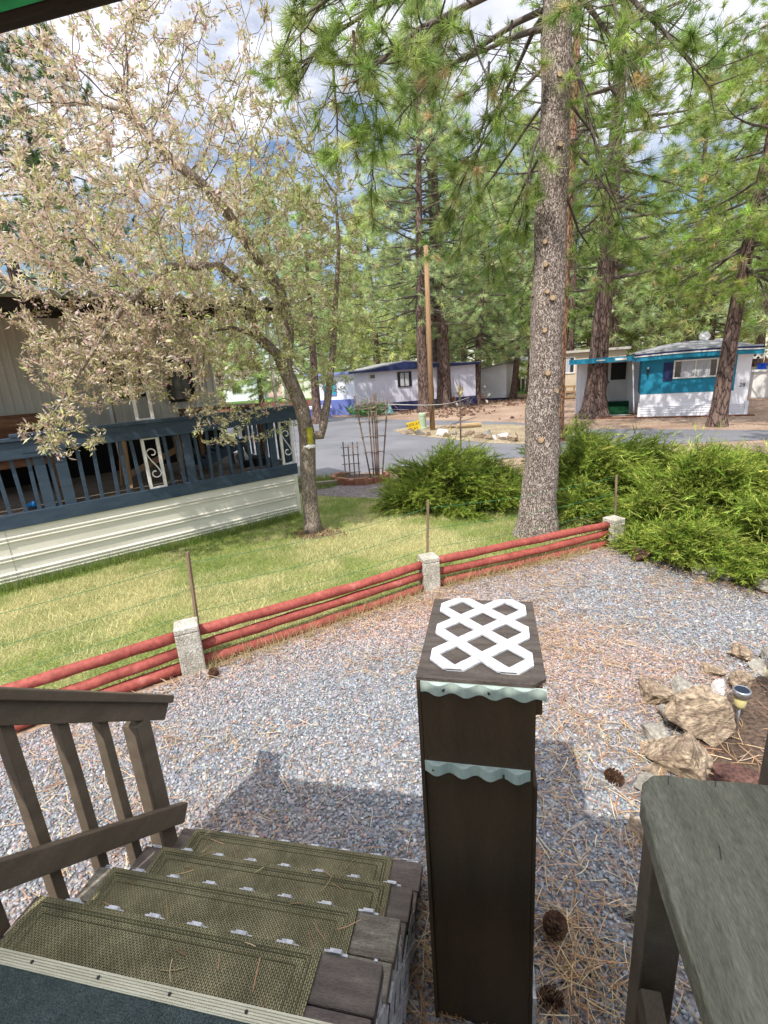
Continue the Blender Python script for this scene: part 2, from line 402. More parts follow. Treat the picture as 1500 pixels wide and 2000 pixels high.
# thin with distance, where single chips are under a pixel
keep = RNG.uniform(0, 1, len(P1)) < np.clip(4.2 / np.maximum(np.hypot(P1[:, 0], P1[:, 1]), .1), .45, 1); P1 = P1[keep]
c = pal(len(P1), [(.225, .25, .28), (.30, .325, .355), (.15, .165, .19), (.39, .40, .41), (.35, .31, .285), (.42, .335, .28), (.56, .54, .51)], [32, 26, 14, 14, 9, 6, 2], RNG, .12)
red = np.clip((lownoise(P1, 1.6, 3) - .50) * 3.2, 0, 1) * .5
fence_d = np.clip(1 - np.abs((P1[:, 1] - 2.9) - (P1[:, 0] + 2.4) * .83) / .8, 0, 1)
red = np.clip(red + fence_d * .85 * RNG.uniform(0, 1, len(P1)), 0, .8) * (RNG.uniform(0, 1, len(P1)) < .75)
c = c * (1 - red[:, None]) + np.array([.56, .36, .285]) * red[:, None] * RNG.uniform(.5, 1.3, (len(P1), 1))
kind(chips('gravel_stones', P1, .0175, c, m_stone, RNG), 'stuff')
# ------------------------------------------------ pine straw and crumbs (stuff)
m_straw = attr_mat('dry pine straw', rough=.7, transl=.1)
def straw(name, pts, length, width, cols, m, rng, z0=.012, lift=.02):
    n = len(pts); a = rng.uniform(0, 2 * PI, n); ln = length * rng.uniform(.45, 1.15, n); bend = rng.normal(0, .35, n)
    S = 4; V = np.zeros((n, S + 1, 2, 3)); x = pts[:, 0].copy(); y = pts[:, 1].copy(); zb = z0 + rng.uniform(0, lift, n); zt = rng.normal(0, lift * .5, n)
    for k in range(S + 1):
        dx, dy = np.cos(a), np.sin(a); w = width * .5 * (1 if k < S else .4)
        V[:, k, 0] = np.stack([x - dy * w, y + dx * w, zb + np.abs(zt) * k / S], 1); V[:, k, 1] = np.stack([x + dy * w, y - dx * w, zb + np.abs(zt) * k / S + .001], 1)
        x = x + dx * ln / S; y = y + dy * ln / S; a = a + bend / S
    f = np.array([[2 * k, 2 * k + 1, 2 * k + 3, 2 * k + 2] for k in range(S)])
    loops = (f[None] + (np.arange(n) * (2 * S + 2))[:, None, None]).reshape(-1)
    return big_mesh(name, V.reshape(-1, 3), loops, 4, m, np.repeat(cols, 2 * S + 2, axis=0))
A = scatter(GRAV, 42000, RNG)
dens = .03 + .34 * np.clip((lownoise(A, 1.5, 3) - .55) * 3, 0, 1) + .25 * np.clip((lownoise(A, 3.1, 8) - .62) * 4, 0, 1)
dens += .5 * np.clip(1 - np.abs((A[:, 1] - 3.2) - (A[:, 0] + 2.4) * .83) / .55, 0, 1) + .25 * (A[:, 0] > .2) * np.clip(lownoise(A, 2.2, 5) * 1.5 - .3, 0, 1)
A = A[RNG.uniform(0, 1, len(A)) < dens]
A = A[A[:, 1] > .75]
tuft = np.vstack([np.array([.3, 1.45]) + RNG.normal(0, .13, (260, 2)), np.array([-.26, 1.25]) + RNG.normal(0, [.03, .3], (170, 2)), np.array([2.3, 5.1]) + RNG.normal(0, [.5, .2], (260, 2)), np.array([1.35, 2.4]) + RNG.normal(0, .3, (220, 2)), np.array([2.0, 2.9]) + RNG.normal(0, .5, (300, 2))])
A = np.vstack([A, tuft])
kind(straw('pine_straw', A, .15, .0032, pal(len(A), [(.42, .25, .13), (.52, .37, .21), (.30, .16, .09), (.60, .48, .32)], [4, 4, 3, 2], RNG), m_straw, RNG), 'stuff')
Cr = scatter(GRAV, 30000, RNG); Cr = Cr[RNG.uniform(0, 1, len(Cr)) < .15 + .85 * np.clip((lownoise(Cr, 1.6, 3) - .42) * 2.2, 0, 1)]
kind(chips('bark_crumbs', Cr, .012, pal(len(Cr), [(.48, .27, .19), (.38, .22, .16), (.56, .40, .29), (.60, .34, .25)], [3, 3, 2, 2], RNG), m_straw, RNG, flat=.3, z0=.010), 'stuff')

SP = np.vstack([np.stack([RNG.uniform(-1.4, -.35, 9), RNG.uniform(.76, .95, 9)], 1), np.stack([RNG.uniform(-1.4, -.35, 8), RNG.uniform(1.0, 1.2, 8)], 1), np.stack([RNG.uniform(-1.4, -.35, 12), RNG.uniform(1.25, 1.43, 12)], 1), np.stack([RNG.uniform(-1.4, -.4, 20), RNG.uniform(1.47, 1.67, 20)], 1)])
so = straw('step_straw', SP, .085, .0028, pal(len(SP), [(.45, .28, .15), (.55, .42, .25), (.30, .17, .10)], [3, 3, 2], RNG), m_straw, RNG, z0=0, lift=.004)
zz = np.zeros(len(SP) * 10 * 3, dtype=np.float32); so.data.vertices.foreach_get('co', zz); zz = zz.reshape(-1, 3)
zz[:, 2] += np.repeat(np.where(SP[:, 1] < .97, .64, np.where(SP[:, 1] < 1.215, .47, np.where(SP[:, 1] < 1.449, .30, .13))), 10); so.data.vertices.foreach_set('co', zz.ravel()); so.data.update(); kind(so, 'stuff')
# ------------------------------------------------ grass blades (stuff)
m_grass = attr_mat('grass blades', rough=.6, transl=.35)
def blades(name, pts, hgt, wid, cols, m, rng, lean=.5):
    n = len(pts); a = rng.uniform(0, 2 * PI, n); h = hgt * rng.lognormal(0, .3, n); le = rng.normal(0, lean, (n, 2)) * h[:, None]
    V = np.zeros((n, 3, 3)); dx, dy = np.cos(a) * wid / 2, np.sin(a) * wid / 2
    V[:, 0] = np.stack([pts[:, 0] - dx, pts[:, 1] - dy, np.zeros(n)], 1); V[:, 1] = np.stack([pts[:, 0] + dx, pts[:, 1] + dy, np.zeros(n)], 1)
    V[:, 2] = np.stack([pts[:, 0] + le[:, 0], pts[:, 1] + le[:, 1], h], 1)
    return big_mesh(name, V.reshape(-1, 3), np.arange(n * 3), 3, m, np.repeat(cols, 3, axis=0))
LAWN = [(-6.4, .6), (-5.2, .5), (-3.5, 2.18), (-2.5, 3.24), (-.67, 4.97), (1.5, 6.44), (1.0, 7.6), (-1.2, 8.7), (-3.3, 9.0), (-3.35, 7.75), (-7.0, 3.3)]
G = scatter(LAWN, 150000, RNG)
dry = np.clip((lownoise(G, 2.4, 21) * .6 + lownoise(G, 6.5, 22) * .4 - .29) * 3.2, 0, 1) * .92 + RNG.uniform(-.2, .25, len(G))
edge = np.clip(1 - np.abs((G[:, 1] - 7.7) * .641 - (G[:, 0] + 3.34) * .767) / .5, 0, 1)       # along the skirting: longer, greener
dry = np.clip(dry - edge * .9, 0, 1)[:, None]
gc = np.array([.27, .37, .08]) * (1 - dry) + np.array([.70, .63, .34]) * dry
gc *= RNG.lognormal(0, .22, (len(G), 1))
kind(blades('lawn_grass', G, .042 * (1 + 0 * edge), .0055, gc, m_grass, RNG, lean=.7), 'stuff')
G2 = np.vstack([scatter([(-3.36, 7.75), (-6.9, 3.45), (-6.75, 3.3), (-3.2, 7.6)], 7000, RNG), scatter([(-5.2, 8.8), (-3.3, 9.8), (-3.3, 10.9), (-6.5, 10.2)], 9000, RNG)])
kind(blades('tall_grass', G2, .13, .007, pal(len(G2), [(.16, .26, .05), (.26, .33, .08), (.34, .34, .12)], [4, 3, 1], RNG), m_grass, RNG, lean=.35), 'stuff')
G3 = np.vstack([np.array([.45, 6.55]) + RNG.normal(0, [.35, .25], (500, 2)), scatter([(-2.3, 3.1), (-.7, 4.6), (-.7, 4.85), (-2.4, 3.25)], 900, RNG), scatter([(-.5, 4.85), (1.2, 5.95), (1.2, 6.15), (-.5, 5.0)], 900, RNG), scatter(ISL, 2600, RNG)])
kind(blades('dry_grass', G3, .12, .005, pal(len(G3), [(.5, .42, .24), (.42, .36, .18), (.3, .3, .1)], [4, 3, 1], RNG), m_grass, RNG, lean=.5), 'stuff')

# ================================================================= FOREGROUND
brown = (.058, .047, .036)
m_brown = mat('brown paint', (.078, .050, .028), (.056, .036, .021), scale=3, stretch=(4, 4, .6), bump=.25, bscale=40, bstretch=(30, 30, 2), rough=.6, fine=.08, spec=.3)
m_rail = mat('rail paint', (.155, .12, .085), (.12, .092, .066), (.19, .15, .11), scale=5, stretch=(3, 1, 3), bump=.3, bscale=30, bstretch=(40, 4, 40), rough=.6, fine=.1)
m_tread = mat('tread paint', (.20, .165, .14), (.125, .10, .088), (.42, .39, .34), scale=5, stretch=(1, 6, 6), bump=.6, bscale=14, bstretch=(2, 40, 10), rough=.75, fine=.15, hi=.68)
m_weather = mat('weathered tread', (.36, .325, .255), (.21, .175, .14), (.62, .60, .54), scale=6, stretch=(1, 7, 4), bump=.8, bscale=14, bstretch=(2, 50, 10), rough=.85, fine=.2)
m_greenpaint = mat('green paint', (.04, .48, .18), (.03, .38, .13), scale=4, bump=.2)
m_fascia = mat('fascia', (.035, .026, .022), (.022, .016, .014), scale=4, stretch=(1, 6, 6), bump=.3, bscale=20)
m_carpet = mat('carpet', (.085, .11, .11), (.062, .082, .082), scale=30, fine=.3, fscale=260, bump=.8, bscale=400, rough=.97)
m_strip = mat('strip metal', (.62, .58, .44), (.5, .46, .33), scale=8, stretch=(1, 10, 1), rough=.45, spec=.5, fine=.08)
m_white = mat('white plastic', (.62, .62, .645), (.42, .42, .46), (.66, .66, .68), scale=22, dist=1.5, rough=.5, fine=.04, lo=.38, hi=.55)
m_mint = mat('mint trim', (.44, .52, .475), (.34, .41, .37), scale=5, stretch=(8, 8, .6), rough=.55, fine=.06)
m_screw = mat('screw', (.03, .03, .03), rough=.4)

# porch roof over the camera (eave shows at the top left corner; its shadow lies on the steps)
r = T('porch_roof', 'dark porch roof eave with green underside in the top left corner', 'roof', (-.3, .4, 2.6))
b = B(); b.box(-1.95, 2.2, .308, .3225, 2.52, 2.66); b.build('fascia', m_fascia, r, world=True, bevel=.004)
b = B(); b.box(-1.95, 2.2, -2.2, .307, 2.521, 2.55)
for k in range(9): b.box(-1.9, 2.15, .0 - k * .25, .006 - k * .25, 2.5175, 2.5205)
b.build('soffit', m_greenpaint, r, world=True)
b = B(); b.box(-1.97, 2.25, -2.2, .335, 2.663, 2.675); b.build('roof_panel', m_fascia, r, world=True)

# porch deck
d = T('porch_deck', 'porch deck with dark grey green carpet and ribbed metal edge strip', 'deck', (-.6, 0, 0))
b = B(); b.box(-1.6, 2.0, -1.6, .70, .74, .79); b.box(-1.6, 2.0, .64, .715, .5, .739); b.build('deck_boards', m_tread, d, world=True)
b = B(); b.box(-1.6, 2.0, -1.6, .700, .792, .803); b.build('carpet', m_carpet, d, world=True)
b = B(); b.box(-1.6, .35, .694, .728, .8035, .8065); b.box(-1.6, .35, .725, .729, .775, .8034)
for k in range(5): b.box(-1.6, .35, .697 + k * .0062, .700 + k * .0062, .8066, .8085)
st = b.build('edge_strip', m_strip, d, world=True)
for k in range(9):
    b = B(); x = -1.46 + k * .215; b.lathe([(.0045, 0), (.0045, .002), (.002, .003)], (x, .712, .8085), 10); sc = b.build('screw', m_screw, st); sc.location = (0.6, 0, 0)
for xa in (-1.58, .2): b = B(); b.box(xa, xa + .08, .55, .635, 0, .735); b.build('deck_post', m_brown, d, world=True)

# staircase
s = T('staircase', 'four brown wooden steps leading from the porch down to the gravel', 'stairs', (-.95, 1.2, 0))
TR = [(.63, .72, .972), (.46, .95, 1.214), (.29, 1.19, 1.448), (.12, 1.43, 1.69)]
for i, (z, y0, y1) in enumerate(TR):
    b = B(); b.box(-1.56, -.325, y0 - .02, (y0 + y1) / 2 - .004, z - .045, z); b.box(-1.565, -.32, (y0 + y1) / 2, y1, z - .045, z - .001)
    o = b.build('tread', m_weather if i == 1 else m_tread, s, world=True, bevel=.005)
    if i == 1: o['label'] = 'weathered grey tread with flaking white paint'
    # white lattice riser below each nosing; its trimmed tops stick up past the nosing
    b = B(); mt = Matrix.Translation((-.94, y1 + .001, 0)) @ Matrix.Rotation(PI / 2, 4, 'X') @ Matrix.Scale(-1, 4, (0, 0, 1))
    lattice(b, -.6, .6, z - .165, z - .004, .157, .036, .007, mt, ox=.03 * i, oy=(.165 - .004) / 2 - .012)
    for k in range(-3, 4):
        xc = .03 * i + k * .157; zt_ = z + .007 - .004 * (i > 2)
        if abs(xc) < .56: b.prism([(xc - .026, zt_ - .022), (xc + .026, zt_ - .022), (xc + .018, zt_ - .001), (xc - .018, zt_ - .001)], -.001, .0105, mt)
    b.build('riser_lattice', m_white, s, world=True)
for x0 in (-1.53, -.40):
    b = B(); b.prism([(.66, .05), (.66, .58), (.95, .58), (.95, .41), (1.19, .41), (1.19, .24), (1.42, .24), (1.42, .07), (1.66, .07), (1.66, 0), (1.3, 0)], 0, .045,
            Matrix(((0, 0, 1, x0), (1, 0, 0, 0), (0, 1, 0, 0), (0, 0, 0, 1)))); b.build('stringer', m_tread, s, world=True)
b = B(); mt = Matrix(((0, 0, 1, -.33), (1, 0, 0, 0), (0, 1, 0, 0), (0, 0, 0, 1)))
for (y0, y1, zt) in ((.66, .955, .58), (.957, 1.195, .41), (1.197, 1.43, .24)): lattice(b, y0, y1, .0, zt, .157, .04, .008, mt)
b.build('side_lattice', m_white, s, world=True)

# stair mats
def mat_material():
    m = bpy.data.materials.new('woven mat'); m.use_nodes = True; t = m.node_tree; n = t.nodes; l = t.links; bs = n['Principled BSDF']
    bs.inputs['Roughness'].default_value = .8; bs.inputs['Specular IOR Level'].default_value = .2
    tcn = n.new('ShaderNodeTexCoord'); br = n.new('ShaderNodeTexBrick'); br.offset = .5; br.inputs['Scale'].default_value = 1
    br.inputs['Brick Width'].default_value = .0135; br.inputs['Row Height'].default_value = .0064; br.inputs['Mortar Size'].default_value = .0014
    br.inputs['Mortar Smooth'].default_value = .6
    br.inputs['Color1'].default_value = (.33, .295, .165, 1); br.inputs['Color2'].default_value = (.235, .21, .112, 1); br.inputs['Mortar'].default_value = (.06, .055, .034, 1)
    rm = n.new('ShaderNodeMapping'); rm.inputs['Rotation'].default_value = (0, 0, PI / 2); l.new(tcn.outputs['Object'], rm.inputs[0]); l.new(rm.outputs[0], br.inputs[0])
    no = n.new('ShaderNodeTexNoise'); no.inputs['Scale'].default_value = 7; no.inputs['Detail'].default_value = 5; l.new(tcn.outputs['Object'], no.inputs[0])
    mr = n.new('ShaderNodeMapRange'); mr.inputs[1].default_value = .3; mr.inputs[2].default_value = .7; mr.inputs[3].default_value = .58; mr.inputs[4].default_value = 1.22; l.new(no.outputs[0], mr.inputs[0])
    mu = n.new('ShaderNodeMix'); mu.data_type = 'RGBA'; mu.blend_type = 'MULTIPLY'; mu.inputs['Factor'].default_value = 1
    l.new(br.outputs[0], mu.inputs[6]); l.new(mr.outputs[0], mu.inputs[7]); l.new(mu.outputs[2], bs.inputs['Base Color'])
    bn = n.new('ShaderNodeBump'); bn.inputs['Strength'].default_value = .8; bn.inputs['Distance'].default_value = .003; bn.invert = True
    l.new(br.outputs['Fac'], bn.inputs['Height']); l.new(bn.outputs[0], bs.inputs['Normal']); return m
m_mat = mat_material(); m_matdark = mat('mat groove', (.10, .095, .05), rough=.9)
def stair_mat(label, x0, x1, y0, y1, z):
    t = T('stair_mat', label, 'mat', ((x0 + x1) / 2, (y0 + y1) / 2, z), group='woven mats on the porch steps')
    hx, hy = (x1 - x0) / 2, (y1 - y0) / 2
    b = B(); b.box(-hx, hx, -hy, hy, .001, .008); b.build('mat_body', m_mat, t, bevel=.003)
    b = B()
    for ins in (.028, .040, .066):
        w = .0035; ax, ay = hx - ins, hy - ins * .8
        if ay < .01: continue
        b.box(-ax, ax, -ay - w, -ay, .0085, .0095); b.box(-ax, ax, ay, ay + w, .0085, .0095); b.box(-ax - w, -ax, -ay, ay, .0085, .0095); b.box(ax, ax + w, -ay, ay, .0085, .0095)
    b.build('border_groove', m_matdark, t)
stair_mat('olive woven mat on the top step beside the metal edge strip', -1.545, -.51, .732, .972, .63)
stair_mat('olive woven mat on the second step from the porch', -1.50, -.475, .98, 1.215, .46)
stair_mat('olive woven mat on the third step from the porch', -1.48, -.41, 1.222, 1.449, .29)
stair_mat('olive woven mat on the lowest step next to the gravel', -1.49, -.46, 1.456, 1.691, .12)

# stair railing
q = T('stair_railing', 'brown sloping wooden stair railing with flat cap and square balusters', 'railing', (-1.6, 1.3, 0))
def zr(y): return 1.375 - .775 * (y - 1.1)            # top of the cap
def XR(y): return -1.575
b = B(); b.beam((-1.60, .5, zr(.5) - .018), (-1.60, 1.775, zr(1.775) - .018), .14, .036, up=(0, .6, .8)); b.build('cap_rail', m_rail, q, world=True, bevel=.004)
b = B(); b.beam((-1.575, .5, zr(.5) - .085), (-1.575, 1.745, zr(1.745) - .085), .04, .088, up=(0, .6, .8)); b.build('top_rail', m_rail, q, world=True, bevel=.004)
b = B(); b.beam((-1.53, .45, .88 + .42 * .77 - .02), (-1.53, 1.672, .245), .04, .09, up=(0, .6, .8)); b.build('lower_rail', m_rail, q, world=True, bevel=.004)
for y, w in ((.66, .042), (.86, .042), (1.06, .042), (1.245, .042), (1.41, .042)):
    b = B(); b.box(-1.616, -1.574, y - w / 2, y + w / 2, .80 - (y - .72) * .72 - .20, zr(y) - .135); b.build('baluster', m_rail, q, world=True, bevel=.003)
b = B(); b.box(-1.635, -1.555, 1.545, 1.63, -.02, zr(1.59) - .14); b.build('newel_post', m_rail, q, world=True, bevel=.004)

# tall brown box with lattice top
x0, x1, y0, y1 = -.215, .146, 1.197, 1.697
q = T('pedestal_cabinet', 'tall dark brown wooden pedestal with white lattice on top and mint scalloped trims', 'pedestal', ((x0 + x1) / 2, 1.45, 0))
b = B(); b.box(x0 + .012, x1 - .03, y0 + .012, y1 - .01, 0, 1.442); b.build('body', m_brown, q, world=True, bevel=.003)
b = B(); b.prism([(x0, y0), (x1 - .035, y0 - .002), (x1, y0 + .03), (x1, y1), (x0, y1)], 1.447, 1.46)
m_top = mat('weathered top', (.115, .095, .082), (.07, .056, .048), (.16, .14, .125), scale=5, stretch=(1, 7, 3), bump=.7, bscale=10, bstretch=(2, 40, 10), rough=.7, fine=.15)
b.build('top_board', m_top, q, world=True, bevel=.002)
b = B(); b.box(x0, x0 + .0115, y0 + .002, y1, 0, 1.4465); b.build('side_panel', m_brown, q, world=True, bevel=.002)
b = B(); b.box(x0 + .0125, x1 - .028, y0 + .002, y0 + .0115, 1.165, 1.4465); b.build('upper_panel', m_brown, q, world=True, bevel=.002)
b = B(); b.box(x1 - .0295, x1 - .010, y0 + .012, y1 - .05, 1.352, 1.4464); b.box(x1 - .0295, x1 - .018, y0 + .014, y1 - .01, .0, 1.10); b.build('right_panel', m_brown, q, world=True, bevel=.002)
b = B(); lattice(b, -.150, .150, -.228, .228, .1545, .037, .006, Matrix.Translation(((x0 + x1) / 2 + .002, 1.462, 1.4602))); b.build('top_lattice', m_white, q, world=True)
def scallop(xa, xb, yb, zt, h, ph):
    n = 60; front = [(xa + (xb - xa) * i / n, yb - .012 - .0095 * math.cos(2 * PI * (xa + (xb - xa) * i / n - xa) / .078 + ph)) for i in range(n + 1)]
    b = B(); b.prism(front + [(xb, yb), (xa, yb)], zt - h, zt); return b
t1 = scallop(x0 + .013, x1 - .002, y0 + .0015, 1.4468, .034, 2.2).build('scalloped_trim', m_mint, q, world=True)
t2 = scallop(x0 + .013, x1 - .040, y0 + .0015, 1.168, .036, 3.4).build('scalloped_trim', m_mint, q, world=True)
for tt, zz, xs in ((t1, 1.431, (-.135, -.01)), (t2, 1.151, (-.175, .03))):
    for xx in xs:
        b = B(); mt = Matrix.Translation((xx, y0 - .0155, zz)) @ Matrix.Rotation(PI / 2, 4, 'X'); b.lathe([(.0035, -.006), (.0035, .003), (.0015, .004)], n=10, mtx=mt)
        o = b.build('screw', m_screw); 
        o.data.transform(Matrix.Translation(-Vector(q.location))); o.parent = tt
b = B(); mt = Matrix(((0, 0, 1, x1 - .018), (1, 0, 0, 1.20), (0, 1, 0, 0), (0, 0, 0, 1))); n = 60
b.prism([(.0, 0), (.46, 0), (.46, .2)] + [(.46 - .46 * i / n, .2 + .012 * math.cos(i / n * 2 * PI * 6)) for i in range(n + 1)], 0, .012, mt)
b.build('base_trim', m_white, q, world=True)

# bench at the right edge and porch column
q = T('porch_bench', 'thick grey brown plank bench end with rounded corner at the right edge', 'bench', (.55, .8, .8))
m_bench = mat('bench paint', (.195, .188, .138), (.14, .136, .098), (.25, .243, .185), scale=4, stretch=(5, .8, 3), bump=1.0, bscale=9, bstretch=(22, 2.0, 3), rough=.5, fine=.16, fscale=60, dist=1.6, lo=.3, hi=.62)
pl = [(.360, -.4), (.90, -.4), (.90, 1.19), (.66, 1.205), (.55, 1.198), (.46, 1.203), (.425, 1.196), (.392, 1.165), (.374, 1.11), (.364, .9)]
b = B(); b.prism(pl, 1.135, 1.2); b.build('seat_plank', m_bench, q, world=True, bevel=.008)
b = B(); b.box(.39, .48, 1.04, 1.12, 0, 1.134); b.beam((.43, .95, 1.09), (.43, -.4, 1.09), .05, .09); b.build('front_leg', m_rail, q, world=True, bevel=.004)
b = B(); b.beam((.41, 1.03, .62), (.41, .2, .30), .05, .09); b.box(.39, .48, -.3, -.22, 0, 1.134); b.build('brace', m_rail, q, world=True, bevel=.004)
b = B()
for (xx, yy, l) in ((.50, .98, .035), (.455, 1.18, .03), (.57, 1.185, .022)):
    b.beam((xx, yy - l / 2, 1.2003), (xx + .01, yy + l / 2, 1.2003), .0022, .001)
b.build('cracks', m_screw, q, world=True)
q = T('porch_column', 'dark brown square porch post at the right edge of the frame', 'post', (.735, 1.24, 0))
b = B(); b.box(.735, .83, 1.205, 1.30, 0, 1.80); b.build('post', m_rail, q, world=True, bevel=.005)

# ================================================================= RED LOG FENCE
m_red = mat('red log paint', (.36, .088, .068), (.27, .062, .048), (.46, .16, .13), scale=5, stretch=(1, 1, 1), bump=.6, bscale=14, rough=.6, fine=.13, fscale=30, lo=.3, hi=.62)
m_conc = mat('concrete', (.60, .57, .49), (.40, .37, .30), (.70, .68, .61), scale=7, fine=.24, fscale=70, bump=1.0, bscale=90, rough=.95)
PB = [Vector((-2.483, 3.19, 0)), Vector((-.67, 4.92, 0)), Vector((1.53, 6.40, 0))]
left_end = Vector((-4.26, 1.43, 0))
q = T('log_fence', 'low fence of three red painted logs between squat concrete posts', 'fence', (-.67, 4.92, 0))
HT = [.425, .375, .345]
nodes = [left_end] + PB
for i, p in enumerate(PB):
    dirv = (nodes[i + 2] - nodes[i]) if i + 2 < len(nodes) else (nodes[i + 1] - nodes[i]); a = math.atan2(dirv.y, dirv.x) - (.18 if i < 2 else .0)
    mt = Matrix.Translation(p) @ Matrix.Rotation(a, 4, 'Z'); h = HT[i]
    b = B(); w = .095; n_ = .03                                            # H-shaped slotted post
    b.prism([(-w, -w), (w, -w), (w, -n_ * .2), (w * .5, -n_ * .2), (w * .5, n_ * 1.2), (w, n_ * 1.2), (w, w), (-w, w), (-w, n_ * 1.2), (-w * .5, n_ * 1.2), (-w * .5, -n_ * .2), (-w, -n_ * .2)], -.05, h - .055, mt)
    b.prism([(-w, -w), (w, -w), (w, w), (-w, w)], h - .0545, h, mt)
    b.build('concrete_post', m_conc, q, world=True, bevel=.01)
def log(p0, p1, r0, seed):
    rr = random.Random(seed); n = 14; pts = []; rs = []
    for i in range(n + 1):
        t = i / n; p = p0.lerp(p1, t); pts.append((p.x + rr.uniform(-.004, .004), p.y + rr.uniform(-.004, .004), p.z + rr.uniform(-.004, .004) - .02 * math.sin(PI * t) * (seed % 2))); rs.append(r0 * rr.uniform(.90, 1.07))
    b = B(); b.tube(pts, rs, 14); return b
for i in range(3):
    a, c = nodes[i], nodes[i + 1]; dd = (c - a).normalized(); sgn = .075
    for k, zz in enumerate((.325, .185, .05)):
        h0 = (HT[max(i - 1, 0)] - .425); h1 = HT[i] - .425; off = Vector((dd.y, -dd.x, 0)) * (-.012 + .01 * k)
        log(a + dd * (sgn if i else 0) + off + Vector((0, 0, zz + h0 * (.7 if k == 0 else .4))), c - dd * sgn + off + Vector((0, 0, zz + h1 * (.8 if k == 0 else .4))), .0465, i * 3 + k).build('log_rail', m_red, q, smooth=True, world=True)
# stakes and string
m_stake = mat('stake wood', (.27, .19, .13), (.18, .12, .08), scale=8, stretch=(5, 5, .6), fine=.15, rough=.85)
for (bx_, by_, top, lab) in ((-2.56, 3.42, aty(366, 1078, 3.45), 'thin wooden stake behind the nearest concrete fence post'), (-.72, 5.08, aty(836, 977, 5.1), 'thin wooden stake behind the middle concrete fence post'), (1.64, 6.78, aty(1204, 928, 6.75), 'thin wooden stake in front of the juniper beyond the last fence post')):
    b = B(); b.beam((bx_, by_, -.02), top, .026, .026, up=(0, 1, 0)); tag(b.build('garden_stake', m_stake, bevel=.002), lab, 'stake', 'stakes holding the green string')
m_string = mat('green string', (.04, .22, .10), rough=.6)
S1, S2, S3 = Vector((-2.54, 3.44, 0)), Vector((-.68, 5.1, 0)), Vector((1.62, 6.77, 0))
for zi, lab in ((.86, 'top green string running between the three stakes'), (.62, 'middle green string running between the three stakes'), (.40, 'lowest green string running between the three stakes')):
    b = B(); P = [Vector((-4.5, 1.3, zi + .08)), S1 + Vector((0, 0, zi)), S2 + Vector((0, 0, zi)), S3 + Vector((0, 0, zi * .92))]; pts = []
    for a, c in zip(P[:-1], P[1:]):
        for k in range(12):
            t = k / 12; p = a.lerp(c, t); p.z -= .05 * math.sin(PI * t); pts.append(p)
    pts.append(P[-1]); b.tube(pts, .0022, 5); tag(b.build('garden_string', m_string), lab, 'string', 'green strings along the fence')

# ================================================================= ROCKS, LAMPS, CONES
m_tan = mat('tan rock', (.42, .33, .23), (.22, .16, .115), (.58, .53, .45), scale=9, stretch=(1, 1, 2.2), fine=.3, fscale=34, bump=.9, bscale=60, rough=.95, dist=.3)
m_grock = mat('grey rock', (.36, .34, .29), (.22, .20, .17), (.50, .48, .43), scale=7, fine=.2, fscale=40, bump=.9, bscale=30, rough=.95)
m_rrock = mat('red lava rock', (.145, .075, .06), (.085, .045, .038), (.20, .11, .09), scale=7, fine=.25, fscale=50, bump=1.0, bscale=40, rough=.97)
m_wrock = mat('white rock', (.72, .69, .65), (.55, .5, .46), scale=6, fine=.08, bump=.5, rough=.9)
rk = np.random.default_rng(5)
def rock(c, size, m, label, grp=None, seed=None, rz=None, rough=.2):
    b = B(); rock_mesh(b, (0, 0, 0), size, np.random.default_rng(seed) if seed else rk, rough=rough, rz=rz, subd=5, crag=.07)
    o = b.build('rock', m, smooth=False); o.location = c; tag(o, label, 'rock', grp); return o
rock((1.25, 2.90, .12), (.25, .22, .21), m_tan, 'large blocky tan rock beside the solar light', seed=31, rz=.5)
rock((1.06, 2.60, .08), (.25, .17, .17), m_tan, 'sloping tan rock with a reddish foot in front of the bench end', seed=12, rz=-.7)
rock((1.33, 2.50, .03), (.17, .10, .06), m_rrock, 'flat dark red rock on the bed soil', seed=13, rz=-.2)
rock((1.52, 3.33, .04), (.10, .08, .10), m_wrock, 'small bright white rock at the bed edge', seed=14)
rock((1.12, 2.98, .05), (.11, .08, .10), m_grock, 'pale grey rock leaning on the large tan rock', seed=15)
rock((1.72, 3.42, .04), (.14, .10, .09), m_tan, 'low tan rock behind the white rock', seed=16)
rock((1.98, 3.62, .05), (.14, .10, .12), m_grock, 'dark grey rock in the bed edge behind the solar lights', seed=17)
rock((2.35, 3.85, .05), (.26, .15, .13), m_grock, 'long grey rock at the far end of the bed edge', seed=18)
for j, (x_, y_, s_, mm, lab_) in enumerate(((1.10, 3.20, .13, m_tan, 'tan rock in the bed edge beyond the large tan rock'), (1.30, 3.30, .09, m_grock, 'small grey rock between the large tan rock and the white rock'), (.98, 2.80, .10, m_grock, 'grey rock on the gravel side of the sloping tan rock'), (1.88, 3.80, .10, m_tan, 'tan rock on the gravel side of the dark grey bed rock'), (2.14, 3.74, .15, m_grock, 'grey rock just before the long grey rock of the bed edge'), (1.60, 3.55, .08, m_tan, 'little tan stone on the gravel side behind the white rock'), (.94, 2.52, .09, m_tan, 'small tan rock at the gravel foot of the sloping rock'), (1.16, 2.42, .08, m_rrock, 'small red brown stone before the flat dark red rock'), (2.62, 4.0, .16, m_tan, 'tan rock at the right frame edge beyond the solar lights'), (.88, 2.17, .08, m_grock, 'pale stone between the lichen stone and the tan stone beside the bench'))):
    rock((x_, y_, s_ * .35), (s_ * 1.25, s_, s_ * .85), mm, lab_, seed=60 + j)
rock((.86, 2.36, .03), (.11, .13, .10), m_grock, 'lichen grey stone just beyond the bench corner', seed=19)
rock((.74, 2.04, .03), (.10, .15, .10), m_tan, 'tan stone low beside the bench in the gravel edge', seed=20)
